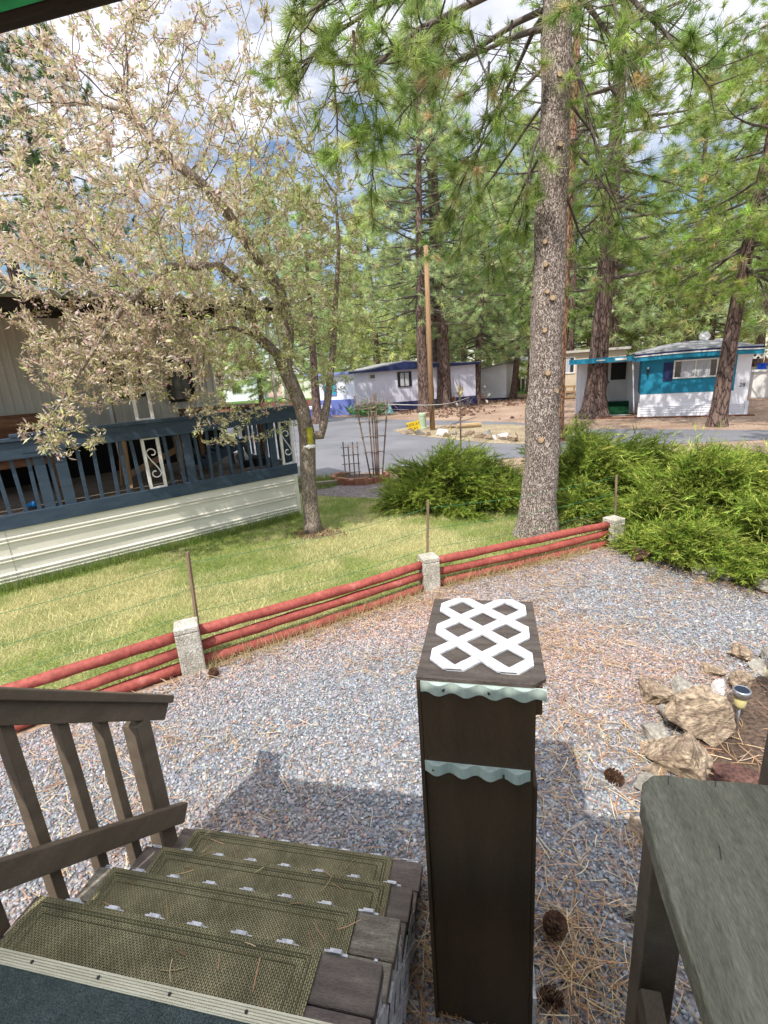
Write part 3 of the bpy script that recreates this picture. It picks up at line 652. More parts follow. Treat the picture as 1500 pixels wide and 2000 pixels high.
rock((.68, 1.72, .03), (.10, .17, .10), m_grock, 'mossy grey stone half hidden by the bench', seed=21)
rock((1.70, 5.80, .07), (.17, .12, .13), m_rrock, 'dark red lava rock under the juniper near the last fence post', seed=22, rz=-.4)
rock((2.30, 5.36, .05), (.28, .14, .14), m_grock, 'wide grey boulder under the juniper edge', seed=23, rz=-.5)
rock((2.62, 5.02, .04), (.14, .10, .10), m_grock, 'grey boulder with straw around it below the juniper', seed=24)
rock((2.92, 4.84, .02), (.10, .08, .07), m_tan, 'small tan stone at the right edge below the juniper', seed=25)
rock((2.12, 5.25, .02), (.06, .05, .05), m_tan, 'small orange stone in the straw below the juniper', seed=26)

m_chrome = mat('brushed steel', (.62, .63, .65), rough=.28, metal=.9, fine=.02); m_cup = mat('yellowed cup', (.62, .56, .28), (.55, .48, .22), rough=.4, fine=.03); m_panel = mat('solar panel', (.02, .03, .06), rough=.2, spec=.6)
def solar(loc, lab):
    t = T('solar_light', lab, 'solar light', loc, group='solar path lights in the garden bed')
    B().lathe([(.009, -.05), (.009, .17)], n=12).build('stem', m_chrome, t, smooth=True)
    B().lathe([(.026, .165), (.03, .18), (.038, .25), (.034, .25)], n=20).build('cup', m_cup, t, smooth=True)
    c = B().lathe([(.046, .248), (.05, .252), (.05, .288), (.044, .292), (.04, .288)], n=24).build('cap', m_chrome, t, smooth=True)
    B().lathe([(.038, .2885), (.038, .290)], n=20).build('panel', m_panel, c)
solar((1.50, 2.95, .0), 'solar path light with silver cap beside the large tan rock')
solar((1.84, 3.30, .0), 'solar path light cut off by the right edge of the frame')

m_cone = mat('pine cone', (.16, .085, .05), (.07, .035, .022), (.24, .15, .09), scale=30, rough=.85, fine=.2)
def cone_mesh(name='pine_cone'):
    b = B(); n = 84
    for i in range(n):
        t = i / n; a = i * 2.39996; r = .034 * math.sin(PI * (.12 + .83 * t)) ** .8; z = -.042 + .088 * t
        o = Vector((math.cos(a), math.sin(a), 0)); s_ = Vector((-o.y, o.x, 0)); up = Vector((0, 0, 1)); w = .0085 * (1.15 - .5 * t); c0 = o * r * .25 + up * z; c1 = o * r + up * (z + .008)
        b.add([c0 - s_ * w * .5, c0 + s_ * w * .5, c1 + s_ * w, c1 + o * .004 + up * .003, c1 - s_ * w, c1 - up * .004 - o * .002], [(0, 1, 2, 4), (2, 3, 4), (0, 4, 5), (1, 5, 2), (4, 3, 5), (5, 3, 2)])
    b.lathe([(.004, -.045), (.012, -.02), (.01, .02), (.002, .045)], n=8); return b
pc = cone_mesh().build('pine_cone', m_cone)
def cone(o, loc, rot, sc, lab): o.location = loc; o.rotation_euler = rot; o.scale = (sc,) * 3; tag(o, lab, 'pine cone', 'fallen pine cones')
cone(pc, (.245, 1.56, .05), (.35, .2, 0), 1.35, 'large pine cone on straw right of the brown pedestal')
for loc, rot, sc, lab in (((.66, 2.42, .035), (1.3, .3, .6), 1.25, 'pine cone on the gravel just left of the bench corner'), ((-2.24, 3.10, .035), (.9, .5, 0), 1.15, 'pine cone at the foot of the nearest concrete post'), ((.2, 1.32, .03), (1.2, .9, 1), 1.0, 'dark pine cone at the base of the brown pedestal')):
    o = pc.copy(); COL.objects.link(o); cone(o, loc, rot, sc, lab)
# ================================================================= NEIGHBOUR'S HOME AND DECK (left)
DV = Vector((2.699, 3.233, 0)).normalized(); A0 = math.atan2(DV.y, DV.x); HC = (-3.34, 7.704, 0)
m_cream = mat('cream siding', (.80, .77, .67), (.70, .67, .57), scale=2.5, stretch=(.6, 1, 5), fine=.05, rough=.55, spec=.35)
m_wallrib = mat('ribbed beige wall', (.66, .63, .55), (.56, .53, .46), scale=2, fine=.05, rough=.6)
m_blue = mat('slate blue paint', (.052, .080, .115), (.038, .060, .090), scale=4, stretch=(1, 4, 4), fine=.08, bump=.25, bscale=25, rough=.6)
m_deckshade = mat('painted deck shade', (.012, .011, .011), rough=.9)
m_deckw = mat('deck wood', (.17, .145, .12), (.10, .085, .07), scale=5, stretch=(.7, 8, 4), fine=.15, rough=.85)
m_wpaint = mat('white paint', (.78, .77, .74), (.68, .66, .63), scale=6, fine=.05, rough=.55)
m_corr = mat('corrugated roof', (.80, .81, .80), (.68, .69, .68), scale=3, fine=.08, rough=.45, spec=.5)
m_glass = mat('dark glass', (.03, .035, .045), rough=.08, spec=.8, fine=.0)
m_black = mat('black trim', (.02, .02, .022), rough=.6)
m_brownw = mat('brown wood', (.22, .11, .055), (.13, .06, .03), scale=5, stretch=(1, 6, 6), fine=.12, rough=.6)
m_rawwood = mat('raw lumber', (.36, .24, .13), (.26, .16, .085), scale=5, stretch=(5, 5, .8), fine=.12, rough=.8)

q = T('neighbour_home', 'beige ribbed mobile home with corrugated awning behind the blue deck', 'mobile home', HC, A0)
b = B(); b.box(-9.5, -.20, 2.52, 6.0, .25, 3.62)
n = 70                                                    # vertical ribs on the wall
for i in range(n):
    x = -9.4 + i * .133; b.box(x, x + .045, 2.502, 2.5195, .3, 3.6)
for i in range(12): b.box(-.198, -.183, 2.7 + i * .27, 2.75 + i * .27, .3, 3.6)
b.build('wall', m_wallrib, q)
for xa, xb, za, zb in ((-1.12, -.62, 2.05, 2.98), (-2.10, -1.52, 2.2, 3.1), (-5.6, -4.5, 2.0, 3.0)):
    b = B(); b.box(xa, xb, 2.44, 2.5, za, za + .05); b.box(xa, xb, 2.44, 2.5, zb - .05, zb); b.box(xa, xa + .06, 2.44, 2.5, za + .051, zb - .051); b.box(xb - .06, xb, 2.44, 2.5, za + .051, zb - .051)
    o = b.build('window', m_black, q); b = B(); b.box(xa + .06, xb - .06, 2.47, 2.48, za + .05, zb - .05); b.build('pane', m_glass, o)
b = B(); b.box(-1.50, -1.44, 2.43, 2.499, 1.0, 3.1); b.box(-2.18, -2.12, 2.43, 2.499, 1.0, 3.1); b.build('door_frame', m_wpaint, q)
b = B(); b.box(-9.4, -.22, 2.44, 2.499, .3, 1.66); b.build('deck_shade_panel', m_deckshade, q)  # near-black panel added to stand in for deep shade behind the balusters
# corrugated awning
b = B(); nx = 150; y0, y1, z0, z1 = -.28, 2.7, 3.50, 3.66; vs = []; fs = []
for i in range(nx + 1):
    x = -8.6 + 9.0 * i / nx; dz = .042 * math.cos(2 * PI * x / .21)
    vs += [(x, y0, z0 + dz), (x, y1, z1 + dz), (x, y0, z0 + dz - .016), (x, y1, z1 + dz - .016)]
for i in range(nx):
    k = 4 * i; fs += [(k, k + 4, k + 5, k + 1), (k + 2, k + 3, k + 7, k + 6), (k, k + 2, k + 6, k + 4), (k + 1, k + 5, k + 7, k + 3)]
b.add(vs, fs); b.build('awning', m_corr, q)
b = B(); b.box(-8.6, .3, .02, .10, 3.33, 3.462); b.box(-8.6, .3, 1.3, 1.38, 3.4, 3.53); b.build('awning_beam', m_fascia, q)
b = B(); b.box(-9.6, .0, 2.47, 6.1, 3.63, 3.70); b.build('roof', m_corr, q)

q = T('neighbour_deck', 'raised slate blue wooden deck with cream ribbed skirting and scroll posts', 'deck', HC, A0)
b = B()
for i in range(17): b.box(-8, .08, .05 + i * .143, .185 + i * .143, .895, .925)
b.build('floor', m_deckw, q)
b = B(); b.box(-8, .10, -.045, 0, .755, .935); b.box(.06, .10, 0.001, 2.45, .755, .935); b.build('rim_board', m_blue, q, bevel=.004)
b = B(); b.box(-3.62, .19, -.06, -.015, 1.66, 1.86); b.box(-3.7, .2, -.085, .07, 1.861, 1.90); b.box(.12, .17, .07, 2.45, 1.66, 1.86); b.build('top_rail', m_blue, q, bevel=.004)
b = B(); b.box(-8, -3.16, -.055, -.012, 1.60, 1.81); b.box(-8, -3.1, -.08, .07, 1.815, 1.855); b.build('top_rail', m_blue, q, bevel=.004)
rb = random.Random(4)
for s_, w in ((-6.6, .045), (-6.2, .045), (-5.8, .045), (-5.4, .12), (-5.1, .045), (-4.75, .045), (-4.4, .045), (-4.1, .045), (-3.9, .045), (-3.74, .045), (-3.58, .045), (-3.47, .12), (-3.36, .045), (-3.24, .13), (-3.04, .045), (-2.86, .045), (-2.66, .045), (-2.53, .045), (-2.37, .045), (-1.94, .045), (-1.77, .045), (-1.65, .13), (-1.51, .045), (-1.34, .045), (-1.20, .045), (-1.03, .045), (-.86, .045), (-.70, .045), (-.54, .045), (-.40, .045), (-.29, .11)):
    t_ = rb.uniform(-.03, .03) if w < .1 else 0
    b = B(); b.beam((s_ + t_ * .5, .012, .9), (s_ - t_ * .5, .012, 1.665), w, .04 if w < .1 else .07, up=(0, 1, 0)); b.build('baluster' if w < .1 else 'rail_post', m_blue, q, bevel=.003)
for k in range(11):
    b = B(); b.box(.13, .165, .25 + k * .2, .29 + k * .2, .93, 1.66); b.build('baluster', m_blue, q, bevel=.003)
b = B(); b.box(.05, .20, .25, .45, .93, 1.66); b.build('rail_post', m_blue, q, bevel=.003)
b = B()
for k in range(25): b.box(.19, .194, .1 + k * .1, .104 + k * .1, .75, 1.9)
for k in range(12): b.box(.1945, .198, .1, 2.5, .8 + k * .1, .804 + k * .1)
b.build('wire_mesh', m_conc, q)
# cream skirting with pressed ribs
zs = [(0, 0), (.085, .0)]
prof = [(-.012, 0.0)]
for zc in (.10, .145, .19, .36, .405, .60, .645): prof += [(-.012, zc - .018), (-.034, zc - .006), (-.034, zc + .006), (-.012, zc + .018)]
prof += [(-.012, .755)]
for xa, xb, j in ((-8, -4.0, .006), (-3.998, .02, 0)):
    b = B(); vs = [(xa, p[0] - j, p[1]) for p in prof] + [(xb, p[0] - j, p[1]) for p in prof]; n = len(prof)
    b.add(vs, [(i, i + n, i + 1 + n, i + 1) for i in range(n - 1)]); b.build('skirting', m_cream, q)
b = B(); b.box(.02, .085, -.03, .04, 0, .754); b.box(.05, .075, .041, 2.45, 0.02, .754); b.build('corner_trim', m_cream, q, bevel=.004)
def scroll(x0, x1, za, zb):
    b = B(); b.box(x0, x0 + .04, -.01, .03, za, zb); b.box(x1 - .04, x1, -.01, .03, za, zb)
    cx, w = (x0 + x1) / 2, (x1 - x0) / 2 - .044; nh = max(1, int((zb - za) / .8)); hh = (zb - za) / nh
    for k in range(nh):
        zc = za + hh * (k + .5); pts = []
        for i in range(41):
            t = -1 + 2 * i / 40; u_ = abs(t)
            if u_ > .45:
                th = (u_ - .45) / .55 * 4.9; rr = w * (1 - .72 * (u_ - .45) / .55); sg = 1 if t > 0 else -1
                pts.append((cx + sg * -rr * math.cos(th + .3), .01, zc + sg * (hh * .21 + rr * math.sin(th + .3))))
            else: pts.append((cx + w * -math.sin(t / .45 * 1.25) / .95, .01, zc + t / .45 * hh * .23))
        b.tube(pts, .0095, 6)
    b.box(x0, x1, -.012, .032, za - .02, za - .0005); b.box(x0, x1, -.012, .032, zb + .0005, zb + .02)
    return b
for xa, xb in ((-2.26, -2.02), (-.14, .10)):
    scroll(xa, xb, .955, 1.635).build('scroll_post', m_wpaint, q, smooth=False)
    scroll(xa, xb, 1.93, 3.30).build('scroll_post', m_wpaint, q)
# things on the deck
def onn(x, y, z): return Matrix.Translation(HC) @ Matrix.Rotation(A0, 4, 'Z') @ Vector((x, y, z))
q = T('wooden_sawhorse', 'raw timber sawhorse standing behind the white scroll panel', 'sawhorse', onn(-2.0, .6, .93), A0)
for sx in (-.45, .45):
    for sy in (-.22, .22): b = B(); b.beam((sx, sy, 0), (sx * .85, sy * .25, .72), .085, .04); b.build('leg', m_rawwood, q)
b = B(); b.beam((-.6, 0, .75), (.6, 0, .75), .09, .09); b.beam((-.43, .16, .12), (.43, .1, .45), .09, .03, up=(0, 1, 0)); b.build('beam', m_rawwood, q)
q = T('patio_table', 'brown wooden table with dark top near the far end of the blue deck', 'table', onn(-.65, 1.15, .93), A0)
b = B(); b.box(-.62, .62, -.45, .45, .98, 1.02); b.build('tabletop', m_brownw, q, bevel=.004)
for sx in (-.55, .55):
    for sy in (-.38, .38):
        b = B(); b.box(sx - .035, sx + .035, sy - .035, sy + .035, 0, .979); b.build('leg', m_brownw, q)
q = T('deck_chair', 'slate blue slanted wooden chair on the deck behind the balusters', 'chair', onn(-1.0, .75, .93), A0)
b = B(); b.beam((-.3, -.2, .15), (.45, -.2, .42), .03, .14); b.beam((-.3, .3, .15), (.45, .3, .42), .03, .14); b.build('side_rail', m_blue, q)
b = B()
for k in range(6): b.box(-.25 + k * .11, -.16 + k * .11, -.25, .35, .26 + k * .04, .28 + k * .04)
b.build('seat', m_blue, q)
b = B(); b.beam((-.28, .05, .2), (-.58, .05, .68), .6, .03); b.build('backrest', m_blue, q)
for sy in (-.22, .26): b = B(); b.box(.33, .42, sy, sy + .06, 0, .42); b.build('leg', m_blue, q)
q = T('storage_bench', 'dark reddish brown wooden bench on the shaded deck at the left edge', 'bench', onn(-4.2, 1.6, .93), A0)
b = B(); b.box(-1.3, 1.0, -.3, .35, .42, .50); b.box(-1.3, 1.0, .3, .36, .5, 1.15); b.box(-1.3, 1.0, -.34, -.29, 1.0, 1.12); b.build('seat', m_brownw, q, bevel=.005)
for sx in (-1.28, .93): b = B(); b.box(sx, sx + .06, -.34, .36, 0, 1.06); b.build('leg', m_brownw, q)
q = T('blue_toy', 'small bright blue plastic funnel on the deck floor at the left edge', 'toy', onn(-3.72, .12, .927), A0)
B().lathe([(.012, 0), (.02, .02), (.05, .10), (.05, .115), (.044, .115)], n=16, mtx=Matrix.Rotation(1.4, 4, 'Y') @ Matrix.Translation((-.05, 0, 0))).build('funnel', mat('blue plastic', (.02, .22, .55), rough=.4), q, smooth=True)
q = T('garbage_bag', 'pale plastic bag on the deck near the scroll post', 'bag', onn(-.55, .7, .93), A0)
b = B(); rock_mesh(b, (0, 0, .14), (.13, .12, .17), np.random.default_rng(3), rough=.25); b.lathe([(.02, .26), (.05, .33)], n=10); b.build('bag', m_wpaint, q, smooth=True)
q = T('black_pot', 'black plastic tray with pots on the deck floor near the corner', 'planter', onn(-.35, .45, .93), A0)
b = B(); b.lathe([(.10, 0), (.15, .14), (.16, .14), (.15, .15), (.12, .12)], n=18); b.lathe([(.06, 0), (.09, .11), (.08, .11)], (-.24, .02, 0), 14); b.build('pots', m_black, q)

# ================================================================= TEAL AND WHITE HOME (right)
m_teal = mat('teal paint', (.020, .235, .37), (.015, .195, .315), scale=2, fine=.04, rough=.55)
m_wsiding = mat('white siding', (.87, .87, .92), (.81, .81, .87), scale=1.5, fine=.03, rough=.6)
m_roofg = mat('grey rolled roof', (.33, .33, .34), (.25, .25, .26), scale=3, fine=.1, rough=.85)
m_navy = mat('navy paint', (.028, .04, .12), (.02, .03, .095), scale=3, fine=.04, rough=.6)
m_curt = mat('curtain', (.55, .56, .58), (.36, .37, .40), scale=4, stretch=(6, 6, .5), rough=.9)
m_turf = mat('green turf', (.010, .075, .03), (.006, .05, .02), scale=20, fine=.2, rough=.95)
m_door = mat('door paint', (.60, .60, .60), (.52, .52, .53), scale=2, fine=.03)
bo = (5.675, 20.981, 0); ba = math.atan2(20.244 - 20.981, 9.033 - 5.675)
q = T('teal_mobile_home', 'teal and white mobile home with white framed window and green carpeted steps', 'mobile home', bo, ba)
W = 3.44
b = B(); b.box(0, W, 0, 12, .40, 2.3)
for i in range(17): b.box(.07 + i * .205, .09 + i * .205, -.008, -.0005, .62, .84)
b.build('wall', m_wsiding, q)
b = B(); b.box(-.004, 3.0, -.012, -.001, .875, 2.28); b.box(-.012, -.0045, -.012, 1.9, .875, 2.28); b.build('teal_panel', m_teal, q)
b = B(); b.box(-.02, W + .02, -.03, .05, 0.02, .40)
for zc in (.13, .22, .31, .38): b.box(-.03, W + .03, -.045, -.031, zc, zc + .03)
b.box(-.05, .05, -.06, .0, 0, .55); b.box(W - .05, W + .05, -.06, 0, 0, .5); b.build('skirting', m_wsiding, q)
# bowed roof
b = B(); nn = 16; vs = []; fs = []
def zroof(t): return 2.30 + .30 * (1 - (2 * t - 1) ** 2)
for i in range(nn + 1):
    t = i / nn; x = -.28 + (W + .5) * t; z = 2.29 + .02 * math.sin(PI * t); zr_ = zroof(t)
    vs += [(x, -.35, z), (x, -.2, z + .13 + .05 * math.sin(PI * t)), (x, .8, zr_ + .12), (x, 12.2, zr_ + .12)]
for i in range(nn):
    k = 4 * i
    for j in range(3): fs.append((k + j, k + 4 + j, k + 5 + j, k + 1 + j))
b.add(vs, fs); b.build('roof', m_roofg, q)
b = B(); vs = []; fs = []
for nm_, mm, za, zb, yo in (('fascia', m_teal, -.21, -.06, -.37), ('gutter', m_wpaint, -.058, -.015, -.40), ('roof_edge', m_navy, -.013, .05, -.385)):
    b = B(); vs = []; fs = []
    for i in range(nn + 1):
        t = i / nn; x = -.30 + (W + .54) * t; z = 2.31 + .05 * math.sin(PI * t)
        vs += [(x, yo, z + za), (x, yo, z + zb), (x, -.33, z + za), (x, -.33, z + zb)]
    for i in range(nn):
        k = 4 * i; fs += [(k, k + 4, k + 5, k + 1), (k + 2, k + 3, k + 7, k + 6), (k, k + 2, k + 6, k + 4), (k + 1, k + 5, k + 7, k + 3)]
    b.add(vs, fs); b.build(nm_, mm, q)
b = B(); b.box(-.1, W + .1, -.32, -.02, 2.16, 2.19); b.build('soffit', m_wsiding, q)
def window(x0, x1, z0, z1, y, par, frame_m, glass_m, cur=True, div=True, fw=.05, mtx=None):
    b = B(); b.box(x0, x1, y - .05, y, z0, z0 + fw, mtx); b.box(x0, x1, y - .05, y, z1 - fw, z1, mtx); b.box(x0, x0 + fw, y - .05, y, z0 + fw + .001, z1 - fw - .001, mtx); b.box(x1 - fw, x1, y - .05, y, z0 + fw + .001, z1 - fw - .001, mtx)
    if div: b.box((x0 + x1) / 2 - .02, (x0 + x1) / 2 + .02, y - .045, y, z0 + fw + .001, z1 - fw - .001, mtx)
    o = b.build('window', frame_m, par); b = B(); b.box(x0 + fw, x1 - fw, y - .012, y - .006, z0 + fw, z1 - fw, mtx); b.build('pane', glass_m, o)
    if cur:
        xm = (x0 + x1) / 2
        for xa, xb in ((x0 + fw + (x1 - x0) * .14, xm - .025), (xm + .025, x1 - fw - (x1 - x0) * .13)):
            b = B(); b.box(xa, xb, y - .02, y - .0125, z0 + fw, z1 - fw, mtx); b.build('curtain', m_curt, o)
window(1.04, 2.44, 1.40, 2.06, -.014, q, m_wpaint, m_glass)
for xs in ((.72, 1.03), (2.45, 2.72)):
    b = B(); b.box(xs[0], xs[1], -.045, -.013, 1.33, 2.0)
    for k in range(14): b.box(xs[0] + .03, xs[1] - .03, -.052, -.0455, 1.36 + k * .045, 1.385 + k * .045)
    b.build('shutter', m_navy, q)
b = B(); b.box(.16, .24, -.10, -.014, 1.70, 1.80); b.box(.17, .23, -.12, -.02, 1.58, 1.699); b.build('wall_lamp', m_black, q)
b = B(); b.box(.175, .225, -.125, -.03, 1.80, 1.88); b.build('lamp_glass', m_wpaint, q)
# entry nook on the left
b = B(); b.box(-2.45, -.012, 1.9, 2.0, .02, 2.24)
for i in range(16): b.box(-2.42 + i * .15, -2.40 + i * .15, 1.888, 1.8995, .1, 2.2)
b.build('entry_wall', m_wsiding, q)
o = (lambda b: b.build('door', m_door, q))(B().box(-1.18, -.42, 1.85, 1.887, .52, 2.16))
B().box(-1.08, -.50, 1.84, 1.849, 1.40, 2.1).build('pane', m_black, o); B().box(-1.16, -1.12, 1.80, 1.849, 1.28, 1.36).build('handle', m_black, o)
b = B(); b.box(-1.26, -1.19, 1.85, 1.887, .4, 2.2); b.box(-.41, -.35, 1.85, 1.887, .4, 2.2); b.box(-1.26, -.35, 1.845, 1.887, 2.165, 2.22); b.build('door_frame', m_cream, q)
b = B(); b.box(-2.6, -.31, -.1, 2.0, 2.29, 2.33); b.build('entry_roof', m_roofg, q)
b = B(); b.box(-2.62, -.31, -.14, -.101, 2.15, 2.335); b.box(-2.62, -2.59, -.1, 2.0, 2.15, 2.335); b.build('entry_fascia', m_teal, q)
b = B(); b.box(-1.62, -1.3, -.16, -.145, 2.22, 2.27); b.box(-.95, -.55, -.165, -.145, 2.20, 2.28); b.build('awning_plate', m_wpaint, q)
for k in range(3):
    b = B(); b.box(-1.30, -.33, .75 + k * .38, 1.84, .17 * k + .005, .17 * (k + 1)); b.build('step', m_turf, q)
b = B(); b.box(-1.30, -.33, .72, .749, .02, .05); b.build('step_edge', m_wpaint, q)
b = B(); b.beam((-1.37, .8, .78), (-1.37, 1.8, 1.05), .05, .10); b.build('handrail', m_teal, q)
b = B(); b.box(-1.42, -1.34, .72, .80, 0, .85)
for k in range(3): b.box(-1.41, -1.33, .8 + k * .3, .85 + k * .3, 0, .9)
b.build('rail_post', m_wpaint, q)
# house number
def text_mesh(body, size, m, parent, mtx, name='lettering'):
    cu = bpy.data.curves.new(name, 'FONT'); cu.body = body; cu.size = size; cu.extrude = .002; cu.align_x = 'CENTER'; cu.align_y = 'CENTER'
    to = bpy.data.objects.new(name, cu); COL.objects.link(to); dg = bpy.context.evaluated_depsgraph_get(); dg.update()
    me = bpy.data.meshes.new_from_object(to.evaluated_get(dg)); bpy.data.objects.remove(to, do_unlink=True)
    me.transform(mtx); me.materials.clear(); me.materials.append(m); o = bpy.data.objects.new(name, me); COL.objects.link(o); o.parent = parent; return o
text_mesh('28', .19, m_black, q, Matrix.Translation((3.24, -.012, 1.06)) @ Matrix.Rotation(PI / 2, 4, 'X'), 'house_number')
q2 = T('satellite_dish', 'white satellite dish on the roof of the teal home', 'dish', Matrix.Translation(bo) @ Matrix.Rotation(ba, 4, 'Z') @ Vector((2.2, 2.0, 2.70)), ba)
mt = Matrix.Translation((0, 0, .16)) @ Matrix.Rotation(rad(62), 4, 'X')
B().lathe([(.0, 0), (.15, .015), (.2, .04), (.205, .045), (.12, .022), (.0, .008)], n=24, mtx=mt).build('dish', m_wpaint, q2, smooth=True)
B().tube([(0, 0, -.05), (0, .05, .14)], .025, 8).build('mast', m_chrome, q2); B().box(.35, .6, -.1, .1, -.03, .06).build('vent', m_wpaint, q2)
b = B(); b.box(-.1, W + .2, -.42, -.36, 0, .05); b.box(-1.6, -.2, -.3, -.24, 0, .05); b.box(-.16, -.1, -.42, .1, 0, .05)
o = b.build('garden_edging', mat('red edging', (.22, .09, .06), rough=.9)); o.location = bo; o.rotation_euler = (0, 0, ba); tag(o, 'low red edging along the foot of the teal home', 'edging')

# beige home behind
q = T('beige_mobile_home', 'beige mobile home with white window between the two big pine trunks', 'mobile home', (3.4, 33.4, 0), -.12); BL = 4.6
B().box(0, BL, 0, 4, .5, 2.75).build('wall', mat('beige paint', (.58, .49, .36), (.5, .42, .31), scale=1.5, fine=.04), q)
B().box(0, BL, -.02, 0.1, 0, .499).build('skirting', mat('tan skirting', (.38, .33, .26), scale=2), q)
B().box(-.2, BL + .2, -.25, 4.2, 2.76, 2.9).build('roof', mat('pale roof', (.55, .52, .47), (.4, .36, .3), scale=1.2, fine=.1), q)
window(.15, 1.75, 1.55, 2.55, -.001, q, m_wpaint, m_glass, True, True, .07)
q = T('wooden_pallet', 'pale wooden pallet leaning against the beige home', 'pallet', (4.6, 33.0, 0), -.12)
b = B()
for k in range(3): b.box(-.55 + k * .5, -.45 + k * .5, -.06, 0, .05, .85)
for k in range(3): b.box(-.6, .62, -.085, -.061, .08 + k * .32, .2 + k * .32)
b.build('slats', m_rawwood, q)
# white outbuilding at the right edge
wb = atz(1466, 778); zt = aty(1480, 726, wb.y).z; zl0, zl1 = aty(1480, 700, wb.y).z, aty(1480, 686, wb.y).z
q = T('white_outbuilding', 'white outbuilding with lattice trimmed awning at the right edge', 'outbuilding', wb, -.25)
B().box(0, 5, 0, 4, 0, zt).build('wall', m_wpaint, q); B().box(-.1, 5.2, -.1, 4.2, zt + .002, zt + .1).build('roof', m_corr, q)
b = B(); lattice(b, -.3, 5, zl0, zl1, (zl1 - zl0) * .8, .07, .02, Matrix.Translation((0, -.3, 0)) @ Matrix.Rotation(PI / 2, 4, 'X')); b.build('awning_lattice', m_wpaint, q)
b = B(); b.box(-.3, 5, -.32, 4, zl1 + .002, zl1 + .06); b.box(-.28, -.2, -.28, -.2, 0, zl0); b.build('awning', m_wpaint, q)
q = T('blue_bucket', 'bright blue tub on the roof edge of the white outbuilding', 'tub', wb + Vector((.35, .12, zt + .102)))
B().lathe([(.17, 0), (.2, .24), (.22, .24), (.22, .27), (.18, .27)], n=20).build('tub', mat('blue tub', (.01, .09, .6), rough=.4), q, smooth=False)

# ================================================================= LILAC HOME, SHED, YARD
m_lil = mat('lilac siding', (.70, .69, .80), (.64, .63, .74), scale=1.5, fine=.03); m_pale = mat('pale blue wall', (.80, .82, .90), (.74, .76, .86), scale=2, fine=.03); m_cob = mat('blue skirting', (.16, .20, .50), (.12, .155, .42), scale=2, fine=.05)
lo = Vector((-8.046, 29.5, 0)); le = atz(930, 789); la = math.atan2(le.y - lo.y, le.x - lo.x)
q = T('lilac_mobile_home', 'lilac mobile home with navy roof edge and skirting beyond the road', 'mobile home', lo, la)
b = B(); b.box(0, 8.05, 0, 6.5, .55, 2.62)
for i in range(39): b.box(.1 + i * .2, .12 + i * .2, -.012, -.0005, .56, 2.55)
b.build('wall', m_lil, q)
B().box(-.02, 8.07, -.03, 0.1, 0, .549).build('skirting', mat('navy skirting', (.045, .05, .13), (.03, .035, .10), scale=2, fine=.05), q)
b = B(); b.prism([(-.3, 2.55), (1.0, 2.60), (3.2, 2.96), (5.6, 2.70), (8.3, 2.62), (8.3, 2.51), (-.3, 2.45)], -6.7, .30, Matrix.Rotation(PI / 2, 4, 'X')); b.build('gable', m_navy, q)
b = B(); b.prism([(-.32, 2.551), (1.0, 2.601), (3.2, 2.961), (5.6, 2.701), (8.32, 2.621), (8.32, 2.67), (5.6, 2.76), (3.2, 3.02), (1.0, 2.66), (-.32, 2.60)], -6.8, .25, Matrix.Rotation(PI / 2, 4, 'X')); b.build('roof', m_roofg, q)
window(2.75, 3.65, 1.45, 2.35, -.013, q, m_black, m_glass); window(.95, 1.35, 2.05, 2.35, -.013, q, m_wpaint, m_glass, False, False, .04)
PR = Matrix.Rotation(-.33 - la, 4, 'Z'); b = B(); b.box(-3.4, -.05, .05, 3, .9, 2.45, PR); b.build('porch_wall', m_pale, q)
b = B(); b.box(-3.45, -.05, -.02, .048, 0, .95, PR); b.build('porch_skirting', m_cob, q)
b = B(); b.box(-3.6, -.15, -.3, 3.2, 2.46, 2.6, PR); b.build('porch_roof', mat('light blue roof', (.25, .32, .62), scale=2), q)
window(-2.4, -1.4, 1.2, 2.1, .049, q, m_cob, mat('turquoise curtain', (.04, .42, .5)), False, True, .07, PR)
q = T('blue_planter_box', 'blue and white planter box in front of the pale porch', 'planter', lo + Vector((-2.4, -1.0, 0)), la)
B().box(-1.2, 1.0, -.25, .25, 0, .55).build('box', m_cob, q); B().box(-1.25, 1.05, -.28, .28, .551, .72).build('rim', m_pale, q)
m_leafg = attr_mat('garden leaves', transl=.3)
def leafy(name, c, r, h, n, ln, w, cols, lab, cat, grp=None, up=.9):
    p = np.array(c) + np.stack([RNG.normal(0, r, n), RNG.normal(0, r, n), np.zeros(n)], 1); ax = nrm(np.stack([RNG.normal(0, .6, n), RNG.normal(0, .6, n), np.full(n, up)], 1)); L_ = ln * RNG.uniform(.6, 1.2, n)[:, None]
    p[:, 2] += RNG.uniform(0, h, n); sv = nrm(np.cross(ax, RNG.normal(size=(n, 3)))) * w
    V = np.stack([p, p + ax * L_ * .5 + sv, p + ax * L_, p + ax * L_ * .5 - sv], 1).reshape(-1, 3)
    o = big_mesh(name, V, np.arange(n * 4), 4, m_leafg, np.repeat(pal(n, cols, [1] * len(cols), RNG), 4, axis=0)); return tag(o, lab, cat, grp)
leafy('iris_clump', (lo.x + 1.0, lo.y - 1.3, 0), .5, .2, 240, .8, .05, [(.12, .3, .10), (.2, .4, .15), (.08, .2, .06)], 'clump of green iris leaves in front of the lilac home', 'plant')
q = T('garden_flag', 'small pale teal flag on a stick near the iris clump', 'flag', (lo.x + 2.1, lo.y - 1.6, 0)); B().tube([(0, 0, 0), (0, 0, .9)], .015, 6).build('stick', m_stake, q); B().prism([(0, .1), (.25, .75), (.55, .12)], 0, .02, Matrix.Rotation(PI / 2, 4, 'X')).build('cloth', mat('pale teal cloth', (.3, .6, .62)), q)
shp = Vector((-1.193, 37.12, 0)); sa = math.atan2(36.26 - 37.12, 2.272)
